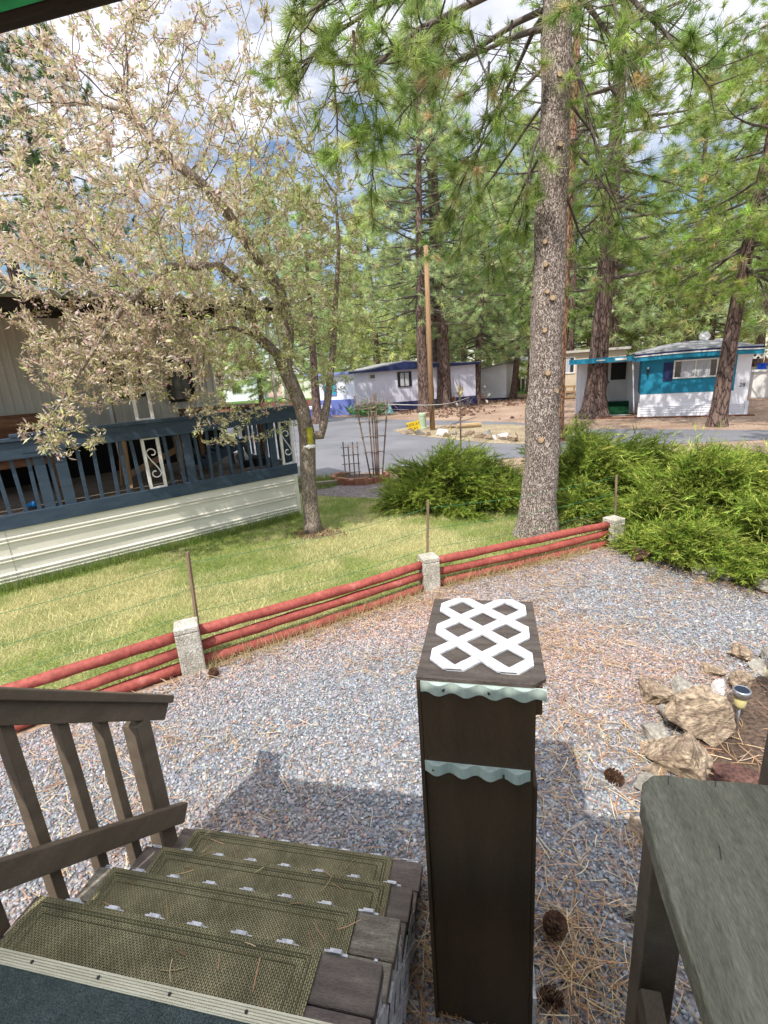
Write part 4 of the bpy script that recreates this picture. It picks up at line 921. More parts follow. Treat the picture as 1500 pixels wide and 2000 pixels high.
q = T('white_shed', 'small white garden shed with sloping grey roof', 'shed', shp, sa)
b = B(); b.prism([(0, .12), (2.45, .12), (2.45, 2.42), (0, 2.06)], -2.2, 0, Matrix.Rotation(PI / 2, 4, 'X')); b.build('wall', mat('shed white', (.86, .86, .90), (.8, .8, .85), scale=2, fine=.03), q)
b = B(); b.prism([(-.3, 2.03), (2.7, 2.47), (2.7, 2.55), (-.3, 2.11)], -2.4, .25, Matrix.Rotation(PI / 2, 4, 'X')); b.build('roof', m_roofg, q)
B().box(.8, 1.7, -.03, -.001, .85, 1.75).build('hatch', m_wsiding, q); B().box(.1, 2.3, -.01, .2, 0, .119).build('base', m_navy, q)
m_wb = mat('rusty red tray', (.20, .065, .04), (.14, .042, .03), scale=5, fine=.1)
def barrow(loc, rz, lab):
    t = T('wheelbarrow', lab, 'wheelbarrow', loc, rz, group='wheelbarrows leaning on the lilac home', scale=.62)
    b = B(); b.lathe([(.05, -.12), (.36, -.10), (.46, .03), (.47, .03), (.37, -.12), (.05, -.14)], n=20, mtx=Matrix.Translation((0, 0, .55)) @ Matrix.Rotation(rad(80), 4, 'X') @ Matrix.Scale(1.2, 4, (0, 1, 0))); b.build('tray', m_wb, t)
    
    for sx in (-.25, .25): b = B(); b.tube([(sx, -.15, .1), (sx, .05, 1.45)], .022, 6); b.build('handle', m_stake, t)
    b = B(); b.lathe([(.06, -.04), (.18, -.04), (.2, 0), (.18, .04), (.06, .04)], n=18, mtx=Matrix.Translation((0, -.2, .2)) @ Matrix.Rotation(PI / 2, 4, 'Y')); b.build('wheel', m_wpaint, t)
barrow(aty(888, 795, 31.6), 1.5, 'left of the two red wheelbarrows stood against the lilac home'); barrow(aty(946, 792, 33.0), 1.6, 'right of the two red wheelbarrows beside the pine trunk')
for nm_ in [o for o in bpy.data.objects if o.name.startswith('wheelbarrow')]: nm_.location.z = 0; pass
q = T('blue_barrel', 'blue plastic barrel lying beside the white shed', 'barrel', atz(906, 788)); B().lathe([(.3, 0), (.34, .1), (.34, .8), (.3, .9)], n=18).build('barrel', mat('blue barrel', (.03, .14, .35), rough=.5), q)
q = T('garden_chair', 'green plastic chair beside the white shed', 'chair', atz(916, 783)); b = B(); b.box(-.25, .25, -.25, .25, .42, .46); b.box(-.25, .25, .2, .25, .46, 1.0)
for sx in (-.22, .22):
    for sy in (-.22, .22): b.box(sx - .02, sx + .02, sy - .02, sy + .02, 0, .42)
b.build('frame', mat('green plastic', (.02, .25, .15)), q)
b = B(); rr = random.Random(9); bc = atz(880, 795)
for k in range(46):
    p = Vector((bc.x + rr.uniform(-1.0, 1.3), bc.y + rr.uniform(-.5, .5), 0)); dd = Vector((rr.uniform(-1, 1), rr.uniform(-.4, .4), rr.uniform(.15, 1.0))) * rr.uniform(.6, 1.3); b.tube([p, p + dd * .6 + Vector((0, 0, .08)), p + dd], [.02, .014, .006], 5)
tag(b.build('brush_pile', mat('grey twigs', (.30, .24, .20), scale=6)), 'tangled pile of bare grey branches left of the white shed', 'branches')
# dark cone litter on the far yard
pts = scatter([(-9, 30.5), (-4, 25.5), (1.5, 22), (4, 30), (2, 36.5), (-4, 33)], 700, RNG); pts = pts[lownoise(pts, .7, 4) > .42]
kind(chips('cone_litter', pts, .17, pal(len(pts), [(.10, .05, .035), (.16, .09, .06)], [1, 1], RNG), m_straw, RNG, flat=.7), 'stuff')
def slat_fence(p0, p1, h, m, lab):
    q = T('board_fence', lab, 'fence', p0); p0, p1 = Vector(p0), Vector(p1); n = max(2, int((p1 - p0).length / .35)); b = B()
    for k in range(n): c_ = (p1 - p0) * ((k + .5) / n); b.beam(c_ + Vector((0, 0, .05)), c_ + Vector((0, 0, h)), .30, .03, up=(p1 - p0).cross(Vector((0, 0, 1))))
    b.build('boards', m, q); return q
slat_fence((-26, 36.5, 0), (-12.2, 37.6, 0), .75, mat('red fence', (.26, .10, .08), scale=2), 'low red board fence far behind the blue deck')
slat_fence((1.6, 46, 0), (9, 45, 0), 1.1, mat('grey fence', (.22, .18, .15), scale=2), 'low grey board fence beyond the white shed')
for nm_, lab, loc, rz, sz, mm in (('white_house', 'white house far behind the crabapple trunk', (-26, 60, 0), .1, (13, 6, 3.0), m_wpaint), ('pale_house', 'pale blue house far left seen between the leaves', (-42, 62, 0), .25, (11, 6, 2.8), m_pale), ('distant_house', 'pale distant house beyond the lawn right of the shed', (3, 62, 0), -.1, (9, 5, 2.7), m_cream)):
    q = T(nm_, lab, 'house', loc, rz); B().box(0, sz[0], 0, sz[1], 0, sz[2]).build('wall', mm, q)
    b = B(); b.prism([(-.4, 0), (sz[1] + .4, 0), (sz[1] / 2, 1.3)], -.3, sz[0] + .3, Matrix(((0, 0, 1, 0), (1, 0, 0, 0), (0, 1, 0, sz[2] + .002), (0, 0, 0, 1)))); b.build('roof', m_roofg, q)
    for k in range(3): window(1.2 + k * 3, 2.4 + k * 3, 1.0, 2.1, -.002, q, m_wpaint, m_glass, False)

# ================================================================= UTILITY POLE, PEDESTAL, SIGN, ISLAND ROCKS
m_pole = mat('pole wood', (.40, .25, .14), (.27, .165, .09), scale=6, stretch=(6, 6, .35), fine=.15, fscale=50, bump=.5, bscale=20, bstretch=(20, 20, 1), rough=.85)
pp = atz(845, 840); q = T('utility_pole', 'tall brown wooden utility pole at the left end of the rock island', 'pole', pp)
B().tube([(0, 0, -.1), (0, 0, 3.5), (0.02, 0, 6.7)], [.105, .095, .08], 16).build('pole', m_pole, q, smooth=True); 
b = B(); b.tube([(.107 * math.cos(t * 4 + 3.5), .107 * math.sin(t * 4 + 3.5), .1 + t * 2.0) for t in [i / 24 for i in range(25)]], .012, 5); b.build('cable', m_black, q)
pd = atz(826, 838); q = T('utility_pedestal', 'pale green utility pedestal beside the wooden pole', 'utility box', pd)
B().lathe([(.17, 0), (.17, .07), (.145, .08), (.145, .52), (.155, .53), (.155, .62), (.12, .66)], n=20).build('housing', mat('pale green', (.42, .52, .36), (.36, .46, .31), scale=4), q, smooth=False)
sg = atz(811, 846); q = T('warning_sign', 'small yellow sign reading KIDS AT PLAY by the utility pedestal', 'sign', sg, .12)
mt = Matrix.Rotation(rad(-10), 4, 'Y')
b = B(); b.box(-.25, .25, -.015, .015, .06, .46, mt); b.build('board', mat('sign yellow', (.75, .52, .03), scale=3, fine=.03), q, bevel=.004)
b = B(); b.box(-.22, -.19, .016, .04, -.08, .45, mt); b.box(.19, .22, .016, .04, -.1, .45, mt); b.build('stakes', m_stake, q)
for body, zz in (('KIDS AT', .34), ('PLAY', .18)): text_mesh(body, .145, m_black, q, mt @ Matrix.Translation((0, -.019, zz)) @ Matrix.Rotation(PI / 2, 4, 'X'))
ri = np.random.default_rng(77)
IR = [(800, 848), (822, 849), (838, 851), (862, 850), (872, 853), (888, 849), (905, 854), (918, 850), (935, 856), (948, 852), (955, 858), (966, 858), (880, 836), (915, 834), (925, 833), (985, 858), (1000, 862)]
for i, (u, v) in enumerate(IR):
    p = atz(u, v); s_ = ri.uniform(.18, .36); o = B(); rock_mesh(o, (0, 0, 0), (s_, s_ * .75, s_ * .62), ri, rough=.18, subd=1)
    o = o.build('rock', (m_tan, m_grock, m_tan, m_wrock)[i % 4 if i % 7 else 0]); o.location = p + Vector((0, 0, .06)); tag(o, 'rock in the low border around the road island', 'rock', 'rocks bordering the road island')
m_ltimb = mat('fallen log', (.45, .32, .18), scale=4, stretch=(.6, 5, 5)); o = B(); o.tube([(-.45, 0, .1), (.5, .1, .12)], .09, 10); o = o.build('short_log', m_ltimb); o.location = atz(915, 836); tag(o, 'short tan log lying on the island soil', 'log')

# ================================================================= TRELLISES AND PLANTER
m_trel = mat('dark trellis wood', (.26, .19, .16), (.17, .12, .10), scale=8, stretch=(4, 4, .6), fine=.15, rough=.85); m_trel2 = mat('grey trellis wood', (.38, .31, .28), (.27, .21, .19), scale=8, fine=.15, rough=.85)
tb = atz(736, 940); q = T('fan_trellis', 'tall dark wooden fan trellis standing in the brick edged planter', 'trellis', tb)
for bx_, tx in ((-.19, -.42), (-.09, -.09), (-.02, .0), (.03, .08), (.09, .13), (.18, .42)):
    b = B(); b.beam((bx_ * .62, 0, -.05), (tx * .86, 0, 1.82 + .12 * math.sin(tx * 9)), .03, .022, up=(0, 1, 0)); b.build('upright', m_trel, q)
for z_, w_ in ((.28, .12), (.66, .18), (1.0, .24), (1.32, .29), (1.6, .33)):
    b = B(); b.beam((-w_ - .05, -.02, z_), (w_ + .05, -.02, z_ + .02), .03, .018); b.build('crosspiece', m_trel, q)
lb = atz(692, 938); q = T('ladder_trellis', 'small grey wooden ladder trellis left of the fan trellis', 'trellis', lb)
for x_ in (-.20, -.09, .02, .13): b = B(); b.beam((x_, 0, -.05), (x_ + .01, 0, .86 + .05 * math.sin(x_ * 20)), .024, .024, up=(0, 1, 0)); b.build('upright', m_trel2, q)
for z_ in (.18, .38, .58, .76): b = B(); b.beam((-.25, -.02, z_), (.18, -.02, z_ + .02), .028, .016); b.build('crosspiece', m_trel2, q)
m_brk = mat('planter brick', (.36, .17, .11), (.27, .12, .08), scale=6, fine=.18, fscale=50, bump=.6, rough=.95)
q = T('brick_planter', 'low planter ring of reddish scalloped bricks around the trellises', 'planter', atz(700, 945))
pc0 = atz(705, 938) - Vector(q.location)
for k in range(13):
    a = PI * .78 + k / 12 * PI * 1.35; c0 = pc0 + Vector((.62 * math.cos(a), .48 * math.sin(a) - .02, 0))
    b = B(); tg = a + PI / 2; b.prism([(-.155, -.045), (.155, -.045), (.155, .045), (-.155, .045)], -.02, .13 + .03 * (k % 2), Matrix.Translation(c0) @ Matrix.Rotation(tg, 4, 'Z')); b.build('brick', m_brk, q, bevel=.015)
b = B(); b.prism([(.56 * math.cos(t), .42 * math.sin(t)) for t in [i / 20 * 2 * PI for i in range(20)]], 0, .07, Matrix.Translation(pc0)); b.build('soil', m_bed, q)
leafy('vine', (tb.x + .05, tb.y, 1.3), .14, .5, 45, .10, .02, [(.22, .25, .10), (.30, .30, .14)], 'thin green vine on the top of the fan trellis', 'vine', up=.2)
b = B(); rr = random.Random(3)
for k in range(20):
    p = Vector((tb.x + rr.uniform(-.35, .35), tb.y + rr.uniform(-.05, .05), 1.5 + rr.uniform(0, .25))); b.tube([p, p + Vector((rr.uniform(-.25, .25), 0, rr.uniform(.02, .2))), p + Vector((rr.uniform(-.5, .5), 0, rr.uniform(-.1, .15)))], .005, 4)
tag(b.build('dry_vine', m_trel2), 'dry tangled vine stems on top of the fan trellis', 'vine')
b = B(); p0, p1 = Vector((tb.x + .3, tb.y, 1.68)), aty(915, 776, 30); b.tube([p0.lerp(p1, i / 12) - Vector((0, 0, .18 * math.sin(PI * i / 12))) for i in range(13)], .012, 5)
tag(b.build('white_line', m_wpaint), 'white line stretched from the fan trellis toward the far trees', 'line')
b = B(); p = aty(898, 890, 9.7); t_ = aty(898, 752, 9.7); p.z = 0; b.tube([p, p.lerp(t_, .5) + Vector((.01, 0, 0)), t_], [.02, .017, .012], 7); q = T('sapling', 'thin dead sapling with a dry tuft behind the left juniper', 'sapling', p); b.build('stem', m_trel, q, world=True)
n = 60; ax = nrm(RNG.normal(0, 1, (n, 3))); pp_ = np.array(t_) - np.array([0, 0, .1]); V = np.stack([np.tile(pp_, (n, 1)), pp_ + ax * .06 + .008, pp_ + ax * .12 * np.array([.5, .5, 1.4]), pp_ + ax * .06 - .008], 1).reshape(-1, 3); big_mesh('dry_tuft', V, np.arange(n * 4), 4, m_straw, np.tile([.55, .45, .25], (n * 4, 1)), q)
b = B(); pw = atz(592, 893); b.tube([pw, pw + Vector((0, 0, .65))], .012, 6); tag(b.build('white_stake', m_wpaint), 'thin white stake in the grass behind the crabapple trunk', 'stake')
b = B()
for x0_, y0_, x1_, y1_ in ((-4.9, 9.5, -3.0, 10.25),): b.beam((x0_, y0_, .05), (x1_, y1_, .05), .1, .12)
tag(b.build('curb_timber', m_trel2), 'grey timber edging between the tall grass and gravel path', 'edging')
# ================================================================= VEGETATION
m_barkP = bark_mat('pine bark', (.36, .285, .245), (.11, .075, .06), (.60, .52, .46), scale=25, stretch=(1, 1, .45), bump=1.0)
m_barkD = bark_mat('dark pine bark', (.15, .10, .085), (.035, .024, .02), (.23, .165, .14), scale=9, stretch=(1, 1, .25))
m_barkO = bark_mat('orange pine bark', (.25, .14, .09), (.07, .035, .025), (.36, .22, .14), scale=10, stretch=(1, 1, .35))
m_barkC = bark_mat('crabapple bark', (.27, .215, .17), (.10, .075, .06), (.42, .36, .29), scale=28, stretch=(1, 1, .22), bump=.6)
m_limb = mat('grey limb', (.17, .14, .12), (.085, .068, .06), scale=9, fine=.2, rough=.9)
m_limbC = mat('crabapple limb', (.22, .175, .14), (.10, .078, .062), (.38, .33, .28), scale=9, fine=.2, rough=.85)
m_cut = mat('cut wood', (.42, .30, .18), (.28, .19, .11), scale=30, rough=.85)
m_needle = attr_mat('pine needles', rough=.5, transl=.5, spec=.3)
m_leafC = attr_mat('crabapple leaves', rough=.5, transl=.40, spec=.25)
m_jun = attr_mat('juniper sprays', rough=.6, transl=.25, spec=.15)

def needle_arrays(c, ax, N, length, width, cols, rng, spread=.75, droop=.12):
    n = len(c); d = nrm(ax[:, None, :].repeat(N, 1).reshape(-1, 3) * 1.0 + rng.normal(0, spread, (n * N, 3))); d[:, 2] -= droop * rng.uniform(0, 1, n * N); d = nrm(d)
    ln = length * rng.uniform(.6, 1.1, n * N)[:, None]; base = c[:, None, :].repeat(N, 1).reshape(-1, 3) + d * ln * .06 - ax[:, None, :].repeat(N, 1).reshape(-1, 3) * (length * .5 * rng.uniform(0, 1, n * N)[:, None])
    sv = nrm(np.cross(d, rng.normal(size=(n * N, 3)))) * width * .5
    V = np.stack([base + sv, base - sv, base + d * ln], 1).reshape(-1, 3)
    cc = cols[:, None, :].repeat(N, 1).reshape(-1, 3) * rng.lognormal(0, .2, (n * N, 1))
    return V, np.repeat(cc, 3, axis=0)

class Tree:
    def __init__(s): s.tc = []; s.ta = []; s.limbs = B()
    def limb(s, p0, d0, L, r0, rng, droop=.0, curl=.25, twigs=12, tw_len=.5, bare=.3, sub=True, ns=6, tuft_step=.35, tuftgap=0.0):
        """a limb with side twigs; tufts on the twig ends"""
        pts = [Vector(p0)]; d = Vector(d0).normalized(); rs = [r0]
        for i in range(ns):
            t = (i + 1) / ns; d = (d + Vector((rng.normal(0, .10), rng.normal(0, .10), rng.normal(0, .07) - droop * (1 - t) + curl * t * t))).normalized()
            pts.append(pts[-1] + d * (L / ns)); rs.append(r0 * (1 - .86 * t))
        s.limbs.tube(pts, rs, 6, cap=False)
        def at(t):
            k = min(int(t * ns), ns - 1); return pts[k].lerp(pts[k + 1], t * ns - k), (pts[k + 1] - pts[k]).normalized()
        for j in range(twigs):
            t = bare + (1 - bare) * (j + rng.uniform(.1, .9)) / twigs; p, dd = at(min(t, .999)); side = dd.cross(Vector((0, 0, 1)))
            if side.length < .1: side = Vector((1, 0, 0))
            side.normalize(); sg = 1 if j % 2 else -1; l = tw_len * L * (1.15 - t) * rng.uniform(.5, 1.1) + .12 * min(L, 2)
            td = (dd * rng.uniform(.4, 1.0) + side * sg * rng.uniform(.4, 1.0) + Vector((0, 0, rng.normal(.0, .3) - droop * .6))).normalized()
            tp = [p]; n2 = 3
            for k in range(n2):
                td = (td + Vector((rng.normal(0, .15), rng.normal(0, .15), rng.normal(.06, .12)))).normalized(); tp.append(tp[-1] + td * (l / n2))
            s.limbs.tube(tp, [max(.005, r0 * .22), max(.0045, r0 * .17), max(.004, r0 * .12), .003], 4, cap=False)
            if rng.uniform() > tuftgap:
                s.tc.append(tp[-1]); s.ta.append(td)
                m = max(1, int(l / tuft_step))
                for k in range(m):
                    if rng.uniform() < .75:
                        u_ = rng.uniform(.35, .95); q_ = tp[min(int(u_ * n2), n2 - 1)].lerp(tp[min(int(u_ * n2) + 1, n2)], u_ * n2 % 1)
                        a = (td + Vector((rng.normal(0, .6), rng.normal(0, .6), rng.normal(.25, .4)))).normalized()
                        s.limbs.tube([q_, q_ + a * .14], [.005, .003], 3, cap=False); s.tc.append(q_ + a * .16); s.ta.append(a)
        s.tc.append(pts[-1]); s.ta.append(d); return pts

def pine(name, label, base, top, r, z_crown, n_limbs, Lmax, N, nl, nw, pal_c, rng, bark=None, group=None, shape=None, droop=.12, bare=.3, twigs=12, tuft_step=.35, flare=1.5, wob=.05, cat='pine tree', rings=40, dispr=.0, extra=None, stubs=None, limb_r=.05, tuftgap=.05, az_bias=None, spread=.75, dead=0):
    t = T(name, label, cat, (base[0], base[1], 0), group=group)
    base = Vector(base); top = Vector(top); h = top.z; tr = B(); pts = []; rs = []
    ox, oy = rng.uniform(0, 9, 2)
    def axis(z):
        u_ = z / h; w = wob * h * .12
        return Vector((base.x + (top.x - base.x) * u_ + w * (math.sin(u_ * 5 + ox) - math.sin(ox)) , base.y + (top.y - base.y) * u_ + w * .6 * (math.sin(u_ * 4 + oy) - math.sin(oy)), z))
    def rad_(z): return r * ((1 - .88 * (z / h) ** .9) + (flare - 1) * math.exp(-z / (r * 1.1)))
    zz = [-.1] + [h * (i / rings) ** 1.25 for i in range(rings + 1)]
    ns = 26 if dispr else 14
    for z in zz: pts.append(axis(max(z, -.1))); rs.append(max(rad_(max(z, 0)), .02))
    tr.tube(pts, rs, ns)
    if dispr:
        for i, v in enumerate(tr.v):
            c = axis(max(v[2], 0)); d = Vector((v[0] - c.x, v[1] - c.y, 0)); k = mnoise.fractal(Vector((v[0] * 5, v[1] * 5, v[2] * 1.6)), 1, 2, 3) * dispr; tr.v[i] = (v[0] + d.x * k, v[1] + d.y * k, v[2])
    to = tr.build('trunk', bark or m_barkD, t, smooth=True, world=True)
    tree = Tree()
    for i in range(n_limbs):
        u_ = (i + rng.uniform(0, 1)) / n_limbs; z = z_crown + (h - z_crown - .2) * u_; a = i * 2.39996 + rng.normal(0, .4)
        if az_bias is not None and rng.uniform() < az_bias[1]: a = az_bias[0] + rng.normal(0, .8)
        L_ = Lmax * (shape(u_) if shape else (1 - u_) ** .7 * (.55 + .45 * min(1, u_ * 5))) * rng.uniform(.65, 1.1) + .25
        el = -.15 + .9 * u_ + rng.normal(0, .12)
        tree.limb(axis(z), (math.cos(a) * math.cos(el), math.sin(a) * math.cos(el), math.sin(el)), L_, max(.012, min(limb_r, rad_(z) * .45) * (1 - .5 * u_)), rng, droop=droop, twigs=twigs, bare=bare, tuft_step=tuft_step, tuftgap=tuftgap if u_ > .12 else .35)
    for i in range(dead):       # bare dead limbs under the crown
        z = z_crown * rng.uniform(.72, 1.05) + rng.uniform(0, 1.5); a = rng.uniform(0, 6.28); el = rng.normal(.0, .2)
        tree.limb(axis(z), (math.cos(a), math.sin(a), el), Lmax * rng.uniform(.35, .8), .03, rng, droop=.1, twigs=10, bare=.2, tuftgap=1.0)
    if extra: extra(tree, axis)
    tree.limbs.build('branches', m_limb if bark is not m_barkC else m_limbC, t, smooth=True, world=True)
    c = np.array([tuple(x) for x in tree.tc]); ax = np.array([tuple(x) for x in tree.ta])
    cols = pal(len(c), pal_c[0], pal_c[1], rng, .2)
    V, C = needle_arrays(c, ax, N, nl, nw, cols, rng, spread=spread)
    big_mesh('crown', V, np.arange(len(V)), 3, m_needle, C, t)
    if stubs:
        for (z, a, l, rr_) in stubs:
            c0 = axis(z); d = Vector((math.cos(a), math.sin(a), .25)).normalized(); p0 = c0 + d * rad_(z) * .8; p1 = c0 + d * (rad_(z) + l)
            b = B(); b.tube([p0, p1], [rr_ * 1.25, rr_], 12, cap=False); o = b.build('branch_stub', bark, t, smooth=True, world=True)
            b = B(); b.tube([p1 - d * .004, p1 + d * .003], [rr_ * .97, rr_ * .93], 12); o2 = b.build('cut_face', m_cut, o); o2.data.transform(Matrix.Translation(-Vector(t.location)))
    return t
GREEN = ([(.25, .36, .09), (.33, .44, .12), (.18, .28, .07), (.42, .48, .17), (.62, .50, .26)], [8, 7, 5, 4, 1])
BRIGHT = ([(.30, .43, .10), (.38, .50, .12), (.23, .34, .08), (.47, .53, .18), (.68, .54, .28)], [8, 8, 4, 4, 1.6])
PALE = ([(.44, .56, .27), (.52, .62, .31), (.34, .45, .20), (.58, .63, .30), (.64, .55, .33)], [8, 7, 5, 4, 1])  # needle colours lightened to stand in for distance haze
DARK = ([(.10, .17, .055), (.14, .22, .07), (.075, .125, .04), (.2, .27, .09)], [6, 5, 4, 2])
rg = np.random.default_rng(101)

# --- the near pine
def near_limbs(tree, axis):
    R = rg
    def L_(z, tgt, r0, twigs, droop, **k):
        p = axis(z); d = Vector(tgt) - p; tree.limb(p, d + Vector((0, 0, d.length * k.pop('lift', .25))), d.length * 1.08, r0, R, droop=droop, curl=k.pop('curl', -.05), twigs=twigs, **k)
    # long limbs drooping to the left over the lawn
    L_(6.15, aty(700, 215, 5.6), .05, 26, .22, tw_len=.32, bare=.35, tuft_step=.22, lift=.5)
    L_(6.3, aty(640, 150, 5.2), .05, 26, .22, tw_len=.35, bare=.45, tuft_step=.20, lift=.55)
    L_(6.8, aty(680, 60, 4.9), .05, 24, .2, tw_len=.35, bare=.4, tuft_step=.22, lift=.35)
    L_(5.95, aty(760, 330, 7.4), .035, 16, .2, tw_len=.35, bare=.4, tuft_step=.3, lift=.5)
    L_(5.75, aty(860, 210, 6.4), .035, 16, .25, tw_len=.4, bare=.3, tuft_step=.3, lift=.5, tuftgap=.35)
    L_(6.0, aty(900, 330, 8.4), .035, 16, .25, tw_len=.4, bare=.3, tuft_step=.3, lift=.5, tuftgap=.2)
    L_(5.65, aty(1200, 260, 6.4), .035, 14, .3, tw_len=.4, bare=.3, tuft_step=.3, lift=.1, tuftgap=.3)
    L_(6.2, aty(1260, 120, 6.8), .04, 18, .25, tw_len=.4, bare=.25, tuft_step=.25, lift=.4)
    L_(6.5, aty(1380, 150, 6.2), .04, 20, .2, tw_len=.4, bare=.3, tuft_step=.25, lift=.4)
    L_(6.9, aty(1340, 20, 5.6), .04, 20, .2, tw_len=.4, bare=.3, tuft_step=.25, lift=.3)
    for u, v, y, z0 in ((960, 520, 7.4, 4.9), (900, 470, 7.9, 5.2), (985, 430, 6.6, 5.0), (870, 400, 7.0, 5.5), (1010, 590, 7.6, 4.4), (1215, 470, 7.2, 4.8), (1270, 400, 7.6, 5.2), (1180, 540, 7.8, 4.5)):
        L_(z0, aty(u, v, y), .022, 12, .25, tw_len=.45, bare=.35, tuft_step=.22, lift=.35)
    # hanging bare strands
    for u, v0, v1, y in ((690, 60, 260, 5.3), (725, 100, 380, 5.6), (650, 120, 330, 5.2), (920, 60, 290, 6.2), (880, 40, 210, 6.3), (955, 120, 330, 6.6), (1000, 40, 240, 6.5)):
        a, b_ = aty(u, v0, y), aty(u + R.uniform(-25, 25), v1, y); tree.limb(a, b_ - a, (b_ - a).length, .014, R, droop=.0, curl=.0, twigs=16, tw_len=.35, bare=.1, tuft_step=.25, tuftgap=.45)
st = []
for z, a in ((2.62, 4.5), (2.12, 4.75), (1.3, 4.55), (3.35, 4.4), (3.05, 4.55), (2.98, 4.85), (3.05, 3.4), (1.9, 5.3), (3.6, 4.3), (4.55, 5.0), (5.2, 4.85)): st.append((z, a, rg.uniform(.008, .035), rg.uniform(.022, .04)))
pine('pine_tree', 'big grey barked pine with cut branch stubs standing right behind the red log fence', (.63, 6.71, 0), (.86, 6.9, 16.5), .235, 7.2, 34, 3.0, 64, .17, .0062, GREEN, rg, bark=m_barkP, dispr=.16, rings=120, flare=1.35, wob=.03, extra=near_limbs, stubs=st, tuft_step=.3)
# --- named pines of the middle distance
pine('pine_tree', 'orange barked pine trunk hidden close behind the big near pine', (1.97, 15.6, 0), (2.0, 15.7, 15.5), .20, 6.2, 40, 3.0, 40, .2, .012, GREEN, rg, bark=m_barkO, dead=5, tuftgap=.3)
def p2x(tree, axis):
    for z, du, L_ in ((5.2, .2, 3.0), (4.9, 3.2, 2.6), (7.2, .1, 4.0), (7.0, 3.0, 3.2), (6.4, .5, 3.6), (6.0, 2.7, 3.0), (5.6, -.3, 3.4), (7.8, -.2, 3.8), (8.3, 3.3, 3.2)):
        tree.limb(axis(z), (math.cos(du), -.35, .12), L_, .075, rg, droop=.12, twigs=20, bare=.3, tuftgap=.45, tw_len=.35)
pine('pine_tree', 'dark trunked leaning pine left of the teal home entry', (4.16, 21.75, 0), (4.95, 21.9, 21), .40, 7.6, 62, 4.6, 34, .26, .0145, GREEN, rg, bark=m_barkD, flare=1.75, dead=10, extra=p2x, limb_r=.08, tuft_step=.4, twigs=13, wob=.03, dispr=.12, rings=60)
def p4x(tree, axis):
    for z, az, L_ in ((4.6, 3.4, 2.4), (4.9, .2, 2.3), (5.1, -1.4, 2.6), (5.6, 3.9, 3.0), (4.4, -.8, 2.6), (5.4, -2.1, 2.8), (4.9, -1.9, 2.9), (6.2, -1.6, 3.1), (4.2, -2.4, 2.4)):
        tree.limb(axis(z), (math.cos(az), math.sin(az), .1), L_, .045, rg, droop=.18, twigs=18, bare=.25, tuftgap=.05, tw_len=.4, tuft_step=.3)
pine('pine_tree', 'slender pine leaning right in front of the teal home', (7.04, 17.46, 0), (7.95, 17.2, 14.5), .25, 4.4, 72, 3.6, 40, .24, .0125, BRIGHT, rg, bark=m_barkD, extra=p4x, tuft_step=.3, twigs=15, flare=1.3, droop=.16, bare=.2, wob=.05)
pine('pine_tree', 'pine at the right edge of the frame beyond the teal home', (11.4, 22.5, 0), (11.7, 22.4, 17), .3, 4.4, 66, 4.2, 44, .25, .0145, BRIGHT, rg, bark=m_barkD, tuft_step=.35, twigs=14)
pine('pine_tree', 'bushy pine near the right edge whose foliage hangs above the junipers', (6.5, 9.0, 0), (6.7, 8.9, 12), .2, 3.4, 60, 3.3, 54, .19, .0085, BRIGHT, rg, bark=m_barkD, tuft_step=.28, twigs=15, droop=.16)
for (u, v, r, hh, lab, zc, pl_, lean) in ((830, 803, .36, 20, 'pine with pale trunk directly left of the utility pole', 6.0, PALE, .3), (868, 795, .45, 22, 'thick dark pine directly right of the utility pole', 6.5, PALE, .0), (853, 792, .36, 19, 'pine half hidden behind the utility pole', 7.0, PALE, -.2), (930, 788, .26, 13, 'slim leaning pine in front of the white shed', 4.2, PALE, 1.2), (1002, 779, .24, 14, 'slim leaning pine right of the white shed', 4.0, PALE, 1.0)):
    p = atz(u, v); pine('pine_tree', lab, p, (p.x + lean, p.y, hh), r, zc - 1.0, 84, 5.0 if hh > 15 else 3.4, 32, .33, .019, pl_, rg, bark=m_barkD, tuft_step=.5, twigs=12, droop=.16, limb_r=.07, wob=.05)
pine('pine_tree', 'dark pine rising left behind the neighbour home', (-14.6, 14.2, 0), (-14.4, 14.2, 14.0), .3, 3.4, 70, 4.0, 46, .24, .0125, DARK, rg, bark=m_barkD, tuft_step=.33, twigs=14)
pine('pine_tree', 'dark pine with open top behind the crabapple and awning', (-16.5, 19.5, 0), (-16.2, 19.4, 15.5), .28, 5.0, 54, 3.6, 40, .26, .0145, DARK, rg, bark=m_barkD, tuft_step=.45, twigs=12, tuftgap=.2)
pine('pine_tree', 'pine seen through the crabapple right beside its trunk', (-9.0, 25.0, 0), (-8.8, 25, 11), .26, 3.6, 50, 3.2, 36, .3, .018, PALE, rg, bark=m_barkD, tuft_step=.45, twigs=12)

# --- background pines: three kinds, copied
kinds = []
for i, (hh, zc, Lm, pl_, seed) in enumerate(((17, 3.0, 4.2, PALE, 1), (20, 4.5, 4.6, GREEN, 2), (13, 1.6, 3.8, ([(.54, .62, .25), (.62, .68, .29), (.42, .51, .19), (.70, .70, .36)], [5, 4, 4, 2]), 3))):
    t = pine('pine_tree', 'tall pine in the background rows behind the mobile homes', (0, 0, 0), (.4, 0, hh), .34, zc, 74, Lm, 20, .46, .038, pl_, np.random.default_rng(300 + seed), bark=m_barkD, tuft_step=.55, twigs=12, rings=16, droop=.15, group='background pines', limb_r=.07)
    kinds.append(t)
BGP = []
rr = random.Random(23)
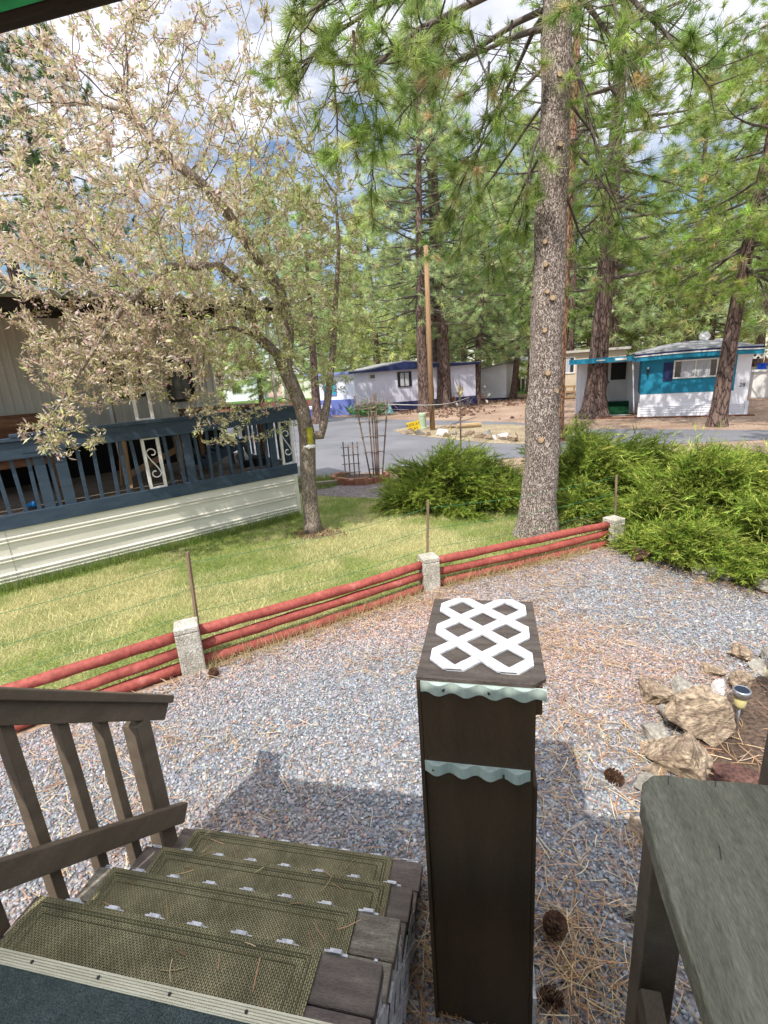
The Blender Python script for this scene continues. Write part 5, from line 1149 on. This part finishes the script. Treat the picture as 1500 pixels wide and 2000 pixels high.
# (pixel column, distance)
for u, y in ((-60, 30), (60, 40), (150, 33), (255, 46), (340, 52), (420, 44), (500, 50), (560, 42), (625, 52), (690, 46), (735, 41), (790, 50), (850, 46), (905, 43), (955, 50), (990, 46), (1040, 44), (1085, 50), (1110, 42), (1150, 47), (1200, 40), (1235, 46), (1290, 38), (1330, 45), (1385, 40), (1430, 34), (1480, 43), (1540, 36), (1600, 44),
             (30, 62), (200, 66), (310, 70), (460, 68), (590, 72), (660, 64), (720, 70), (775, 66), (825, 72), (880, 64), (930, 70), (1010, 68), (1060, 64), (1130, 70), (1180, 62), (1260, 66), (1310, 120), (1360, 66), (1420, 120), (1500, 64), (1570, 62)):
    x = aty(u, 700, y).x; BGP.append((x, y, rr.choice((0, 0, 1, 2, 2)), rr.uniform(0, 6.28), rr.uniform(.82, 1.18)))
first = [True] * 3
for x, y, k, a, s_ in BGP:
    if -14 < x < -8 and y < 36: continue
    if 3 < x < 15.5 and 32.5 < y < 39: y += 7
    if first[k]:
        kinds[k].location = (x, y, 0); kinds[k].rotation_euler = (0, 0, a); kinds[k].scale = (s_,) * 3; first[k] = False
    else: dup(kinds[k], (x, y, 0), a, s_)

# ---------------------------------------------------------------- crabapple, grown toward its own crown volume
cg = np.random.default_rng(55)
def ell(c, r, n):
    d = nrm(cg.normal(size=(n, 3))); return np.array(c) + d * (cg.uniform(0, 1, (n, 1)) ** .42) * np.array(r)
def pc_(u, v, y): p = aty(u, v, y); return (p.x, p.y, p.z)
ATT = np.vstack([ell(pc_(330, 400, 6.0), (2.25, 1.7, 1.9), 2100), ell(pc_(300, 180, 6.0), (1.9, 1.4, 1.5), 800), ell(pc_(590, 420, 6.6), (.85, 1.2, 1.75), 620), ell(pc_(200, 700, 5.0), (1.0, .6, .55), 700), ell(pc_(330, 640, 5.6), (1.25, .8, .9), 700),
                 ell(pc_(120, 840, 4.6), (.55, .3, .34), 150), ell(pc_(420, 820, 5.7), (.45, .35, .4), 120), ell(pc_(640, 640, 6.9), (.75, .8, .9), 260), ell(pc_(90, 300, 5.4), (1.0, 1.2, 1.6), 420), ell(pc_(500, 650, 6.4), (.9, .7, .7), 300), ell(pc_(120, 500, 5.2), (.9, 1.0, 1.0), 280)])
def chain(ps, step=.13):
    o = []
    for a, b in zip(ps[:-1], ps[1:]):
        a, b = Vector(a), Vector(b); n = max(1, int((b - a).length / step))
        for i in range(n): o.append(a.lerp(b, i / n))
    o.append(Vector(ps[-1])); return o
nodesC = []; parentC = []
def add_chain(pts, par):
    for p in pts: nodesC.append(tuple(p)); parentC.append(par); par = len(nodesC) - 1
    return par
forkz = pc_(600, 850, 6.78)
add_chain(chain([(-2.71, 6.805, .0), (-2.70, 6.80, .8), forkz]), -1); fk = len(nodesC) - 1
l1 = chain([forkz, pc_(590, 800, 6.72), pc_(560, 740, 6.65), pc_(540, 690, 6.55), pc_(500, 655, 6.4)])[1:]; i1 = add_chain(l1, fk); k1 = fk + len(l1) - 7
add_chain(chain([pc_(500, 655, 6.4), pc_(455, 640, 6.2), pc_(400, 645, 6.0), pc_(345, 625, 5.8)])[1:], i1)
add_chain(chain([pc_(560, 740, 6.65), pc_(565, 640, 6.7), pc_(545, 560, 6.6), pc_(500, 500, 6.45), pc_(440, 410, 6.2), pc_(395, 360, 6.05), pc_(335, 312, 5.9), pc_(250, 220, 5.7)])[1:], k1); 
l3 = chain([forkz, pc_(628, 850, 6.8), pc_(640, 780, 6.85), pc_(650, 690, 6.85), pc_(655, 600, 6.8), pc_(662, 480, 6.7), pc_(655, 380, 6.6)])[1:]; add_chain(l3, fk)
m0 = len(nodesC)
nb = [(i1, [pc_(500, 655, 6.4), pc_(480, 560, 6.1), pc_(430, 520, 5.8), pc_(330, 520, 5.4), pc_(240, 600, 5.0), pc_(160, 720, 4.7), pc_(90, 830, 4.55)])]
add_chain(chain(nb[0][1])[1:], nb[0][0])
X = np.zeros((16000, 3)); X[:len(nodesC)] = nodesC; nX = len(nodesC)
near = np.full(len(ATT), 1e9); ni = np.zeros(len(ATT), int)
def upd(a, b):
    for s0 in range(a, b, 400):
        blk = X[s0:min(b, s0 + 400)]; dd = np.linalg.norm(ATT[:, None] - blk[None], axis=2); j = dd.argmin(1); m = dd[np.arange(len(ATT)), j]; w = m < near; near[w] = m[w]; ni[w] = j[w] + s0
upd(8, nX); alive = np.ones(len(ATT), bool); STEP = .11; usedc = {}
for it in range(140):
    act = alive & (near < 1.6)
    if not act.any() or nX > 14000: break
    new = []
    ids = np.unique(ni[act])
    for k in ids:
        if usedc.get(k, 0) > 3: continue
        sel = act & (ni == k); d = nrm(ATT[sel] - X[k]).sum(0); l_ = np.linalg.norm(d)
        if l_ < 1e-3: continue
        d = d / l_ + cg.normal(0, .16, 3); d /= np.linalg.norm(d); new.append((k, X[k] + d * STEP)); usedc[k] = usedc.get(k, 0) + 1
    if not new: break
    a = nX
    for k, p in new: X[nX] = p; parentC.append(int(k)); nX += 1
    upd(a, nX); alive &= near > .12
X = X[:nX]; par = np.array(parentC)
kids = [[] for _ in range(nX)]
for i in range(1, nX): kids[par[i]].append(i)
R3 = np.zeros(nX); tipR = .0036
for i in range(nX - 1, -1, -1):
    R3[i] = tipR if not kids[i] else (sum(R3[k] ** 2.35 for k in kids[i])) ** (1 / 2.35)
sc_ = .125 / R3[5]; RR = np.maximum(tipR, .118 * (R3 / R3[5]) ** 1.48)
for i in range(8): RR[i] = .118 + .05 * math.exp(-X[i][2] / .12)
for jj in range(m0):                                       # the second stem is nearly as strong as the first
    if fk + len(l1) <= jj and abs(X[jj][0] - forkz[0]) < 1.0 and X[jj][0] > forkz[0] - .02 and jj < m0: RR[jj] = max(RR[jj], .062 - .016 * (X[jj][2] - forkz[2]))
q = T('crabapple_tree', 'wide crabapple tree with pinkish bronze leaves in front of the blue deck', 'crabapple tree', (-2.71, 6.805, 0))
bt, bl = B(), B(); seen = np.zeros(nX, bool)
for i in range(nX):
    starts = [k for k in kids[i]] if i == 0 else [k for k in kids[i] if k != max(kids[i], key=lambda z: RR[z])] if kids[i] else []
    for k in starts:
        path = [i, k]
        while kids[path[-1]]: path.append(max(kids[path[-1]], key=lambda z: RR[z]))
        rs = [min(RR[path[0]], RR[path[1]] * 1.15)] + [RR[j] for j in path[1:]]; big = rs[1] > .045
        (bt if big else bl).tube([X[j] for j in path], rs, 16 if i == 0 else (10 if big else (6 if rs[1] > .012 else 4)), cap=(i == 0))
bt.build('trunk', m_barkC, q, smooth=True, world=True); bl.build('branches', m_limbC, q, smooth=True, world=True)
tw = np.where((RR < .009) & (np.arange(nX) > m0))[0]
isend = np.array([len(kids[k]) == 0 for k in tw]); tw = tw[isend | (cg.uniform(0, 1, len(tw)) < np.where(X[tw][:, 2] < 4.6, .8, .42))]
top = X[tw][:, 2] > 4.9; tw = tw[~top | (cg.uniform(0, 1, len(tw)) < .8)]
dirs = nrm(X[tw] - X[par[tw]]); cnt = 20
c = np.repeat(X[tw], cnt, 0) + cg.normal(0, .022, (len(tw) * cnt, 3)) - np.repeat(dirs, cnt, 0) * cg.uniform(0, .07, (len(tw) * cnt, 1))
n = len(c); ax = nrm(np.repeat(dirs, cnt, 0) * .7 + cg.normal(0, .75, (n, 3)) + np.array([0, 0, .15])); ln = (.053 * cg.lognormal(-.1, .32, n))[:, None]; nn_ = nrm(cg.normal(size=(n, 3)) + np.array([0, 0, .5])); sv = nrm(np.cross(ax, nn_)) * (ln * .17); up_ = np.cross(sv, ax) * .5
V = np.stack([c, c + ax * ln * .45 + sv + up_, c + ax * ln, c + ax * ln * .45 - sv + up_], 1).reshape(-1, 3)
pk = np.repeat(np.clip(lownoise(X[tw][:, :2] + X[tw][:, 2:3], 2.2, 40) * 1.6 - .4 + cg.normal(0, .25, len(tw)), 0, 1), cnt)[:, None]
gr = np.repeat(np.clip((X[tw][:, 0] + 3.6) * .5 + (2.9 - X[tw][:, 2]) * .18 + cg.normal(0, .25, len(tw)), 0, .8), cnt)[:, None]
C = pal(n, [(.66, .58, .34), (.52, .54, .24), (.72, .56, .42), (.78, .60, .52), (.42, .46, .16), (.84, .74, .64)], [6, 6, 4, 5, 4, 4], cg, .22)
C = C * (1 - .30 * pk) + np.array([.82, .58, .56]) * .30 * pk
C = C * (1 - gr) + np.array([.42, .50, .17]) * gr * cg.lognormal(0, .25, (n, 1))
big_mesh('foliage', V, np.arange(n * 4), 4, m_leafC, np.repeat(C, 4, 0), q)
bi = cg.choice(tw, 900); c = np.repeat(X[bi], 5, 0) + cg.normal(0, .02, (4500, 3)); a_ = cg.normal(size=(4500, 3)); ax = nrm(a_); sv = nrm(np.cross(ax, cg.normal(size=(4500, 3)))) * .009
V = np.stack([c, c + ax * .014 + sv, c + ax * .028, c + ax * .014 - sv], 1).reshape(-1, 3)
big_mesh('blossom', V, np.arange(len(V)), 4, m_leafC, np.repeat(pal(4500, [(.62, .30, .42), (.70, .45, .52), (.5, .16, .28)], [3, 3, 1], cg), 4, 0), q)
print('crab nodes', nX, 'leaves', n)
# soil ring, feeder on the trunk
m_mulch = mat('mulch', (.14, .075, .045), (.08, .04, .025), scale=20, fine=.3, bump=1, bscale=60, rough=.97)
b = B(); b.add([(-2.66 + (.36 + .06 * math.sin(t * 5)) * math.cos(t), 6.76 + (.24 + .04 * math.cos(t * 4)) * math.sin(t), .012) for t in [i / 24 * 2 * PI for i in range(24)]], [tuple(range(24))]); kind(b.build('mulch', m_mulch))
MP = np.array([-2.64, 6.72]) + RNG.normal(0, [.19, .11], (420, 2)); kind(chips('mulch_chips', MP, .035, pal(420, [(.15, .075, .045), (.24, .14, .08), (.09, .05, .035)], [3, 2, 2], RNG), m_straw, RNG, flat=.25, z0=.012), 'stuff')
fp = aty(607, 868, 6.60); q = T('bird_feeder', 'yellow green glass nectar feeder hanging on the crabapple trunk', 'bird feeder', fp)
mg = mat('yellow glass', (.42, .40, .03), (.34, .33, .02), rough=.1, spec=.7, fine=.02)
B().lathe([(.03, 0), (.045, .03), (.04, .10), (.05, .2), (.046, .235), (.05, .24)], n=18).build('bottle', mg, q, smooth=True)
B().lathe([(.03, -.05), (.075, -.045), (.08, -.02), (.04, -.001)], n=18).build('base', m_wpaint, q, smooth=True)
for k in range(5):
    a = k * 2 * PI / 5 - .3; B().lathe([(.008, 0), (.022, .012), (.02, .016)], n=8, mtx=Matrix.Translation((.08 * math.cos(a), .08 * math.sin(a), -.03)) @ Matrix.Rotation(a, 4, 'Z') @ Matrix.Rotation(PI / 2, 4, 'Y')).build('flower', m_wpaint, q)
B().tube([(0, 0, .24), (.01, .02, .30), (.03, .1, .33)], .004, 5).build('hanger', m_black, q)

# ---------------------------------------------------------------- junipers
jg = np.random.default_rng(9)
JC = ([(.215, .30, .042), (.295, .375, .06), (.14, .21, .03), (.39, .45, .095)], [5, 5, 3, 3])
def juniper(label, c, r, n, ln=.34, extra=(), pc=JC):
    q = T('juniper_shrub', label, 'juniper', (c[0], c[1], 0), group='junipers beside the road'); c = np.array([c[0], c[1], 0.0]); r = np.array(r)
    # inner stems mass
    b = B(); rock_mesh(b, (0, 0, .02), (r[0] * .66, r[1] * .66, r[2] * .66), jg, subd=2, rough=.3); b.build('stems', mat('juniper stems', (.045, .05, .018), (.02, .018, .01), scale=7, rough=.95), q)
    d = nrm(jg.normal(size=(n * 3, 3))); d = d[d[:, 2] > -.12][:n]; n = len(d)
    lump = 1 + .22 * np.sin(d[:, 0] * 11 + d[:, 1] * 9 + c[1]) * np.sin(d[:, 2] * 8 + d[:, 1] * 7) + .26 * np.sin(d[:, 0] * 6.1 + c[0] * 3) * np.sin(d[:, 1] * 5.3 + 1.7) + .18 * np.sin(d[:, 2] * 9 + d[:, 0] * 7)
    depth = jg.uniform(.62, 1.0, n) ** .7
    P = c + d * r * (lump * depth)[:, None]; P[:, 2] = np.maximum(P[:, 2], .02)
    for (ec, er, en) in extra:
        d2 = nrm(jg.normal(size=(en * 3, 3))); d2 = d2[d2[:, 2] > -.1][:en]; P = np.vstack([P, np.array(ec) + d2 * np.array(er) * jg.uniform(.5, 1, (len(d2), 1))]); d = np.vstack([d, d2]); depth = np.concatenate([depth, np.full(len(d2), .9)])
    n = len(P)
    ax = nrm(d * np.array([1.2, 1.2, .42]) + np.array([.28, -.26, .10]) + jg.normal(0, [.36, .36, .26], (n, 3)))
    K = 20; L0 = ln * jg.lognormal(-.28, .38, n); side0 = nrm(np.cross(ax, np.array([0, 0, 1.0]) + jg.normal(0, .4, (n, 3)))); bend = nrm(np.cross(side0, ax)) * jg.normal(-.10, .12, (n, 1))
    Vs = []; Cs = []
    base = pal(n, pc[0], pc[1], jg, .18) * (.30 + .70 * np.clip((depth - .6) / .4, 0, 1))[:, None]  # inner sprays coloured darker, standing in for shade inside the shrub
    for k in range(K):
        t = .12 + .88 * k / (K - 1); p = P + ax * (L0 * (t - .35))[:, None] + bend * (L0 * t * t)[:, None]
        if k == K - 1: dv = ax + bend
        else:
            sg = 1 if k % 2 else -1; dv = ax * .95 + side0 * sg * jg.uniform(.3, .8, (n, 1)) + jg.normal(0, .30, (n, 3))
        dv = nrm(dv); l = (L0 * (.34 - .20 * t) * jg.uniform(.7, 1.2, n))[:, None]; w = nrm(np.cross(dv, jg.normal(size=(n, 3)))) * (.0055 + .003 * (1 - t))
        Vs.append(np.stack([p + w, p - w, p + dv * l], 1)); Cs.append(np.repeat((base * (.72 + .5 * t))[:, None, :], 3, 1) * jg.lognormal(0, .12, (n, 1, 1)))
    V = np.concatenate(Vs).reshape(-1, 3); C = np.concatenate(Cs).reshape(-1, 3)
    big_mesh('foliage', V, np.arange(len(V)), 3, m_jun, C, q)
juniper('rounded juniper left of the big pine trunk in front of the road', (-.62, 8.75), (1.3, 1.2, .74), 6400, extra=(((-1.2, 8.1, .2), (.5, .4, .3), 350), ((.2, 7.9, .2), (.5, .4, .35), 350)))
juniper('juniper directly behind and right of the big pine trunk', (1.75, 8.7), (1.2, 1.3, .94), 6200, extra=(((1.35, 7.3, .15), (.5, .45, .35), 400),))
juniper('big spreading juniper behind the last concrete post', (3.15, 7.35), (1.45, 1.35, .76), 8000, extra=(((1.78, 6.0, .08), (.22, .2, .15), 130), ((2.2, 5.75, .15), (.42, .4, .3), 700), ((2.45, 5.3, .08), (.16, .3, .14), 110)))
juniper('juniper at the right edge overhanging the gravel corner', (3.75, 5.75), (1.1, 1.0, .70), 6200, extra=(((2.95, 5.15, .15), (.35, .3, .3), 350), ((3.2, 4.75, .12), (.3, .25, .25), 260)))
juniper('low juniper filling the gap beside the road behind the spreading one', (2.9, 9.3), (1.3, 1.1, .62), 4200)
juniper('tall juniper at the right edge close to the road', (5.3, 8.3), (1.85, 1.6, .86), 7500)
leafy('weed', (1.95, 15.9, 0), .35, .25, 300, .3, .03, [(.36, .36, .10), (.28, .33, .08)], 'yellow green weeds at the right end of the road island', 'plant')
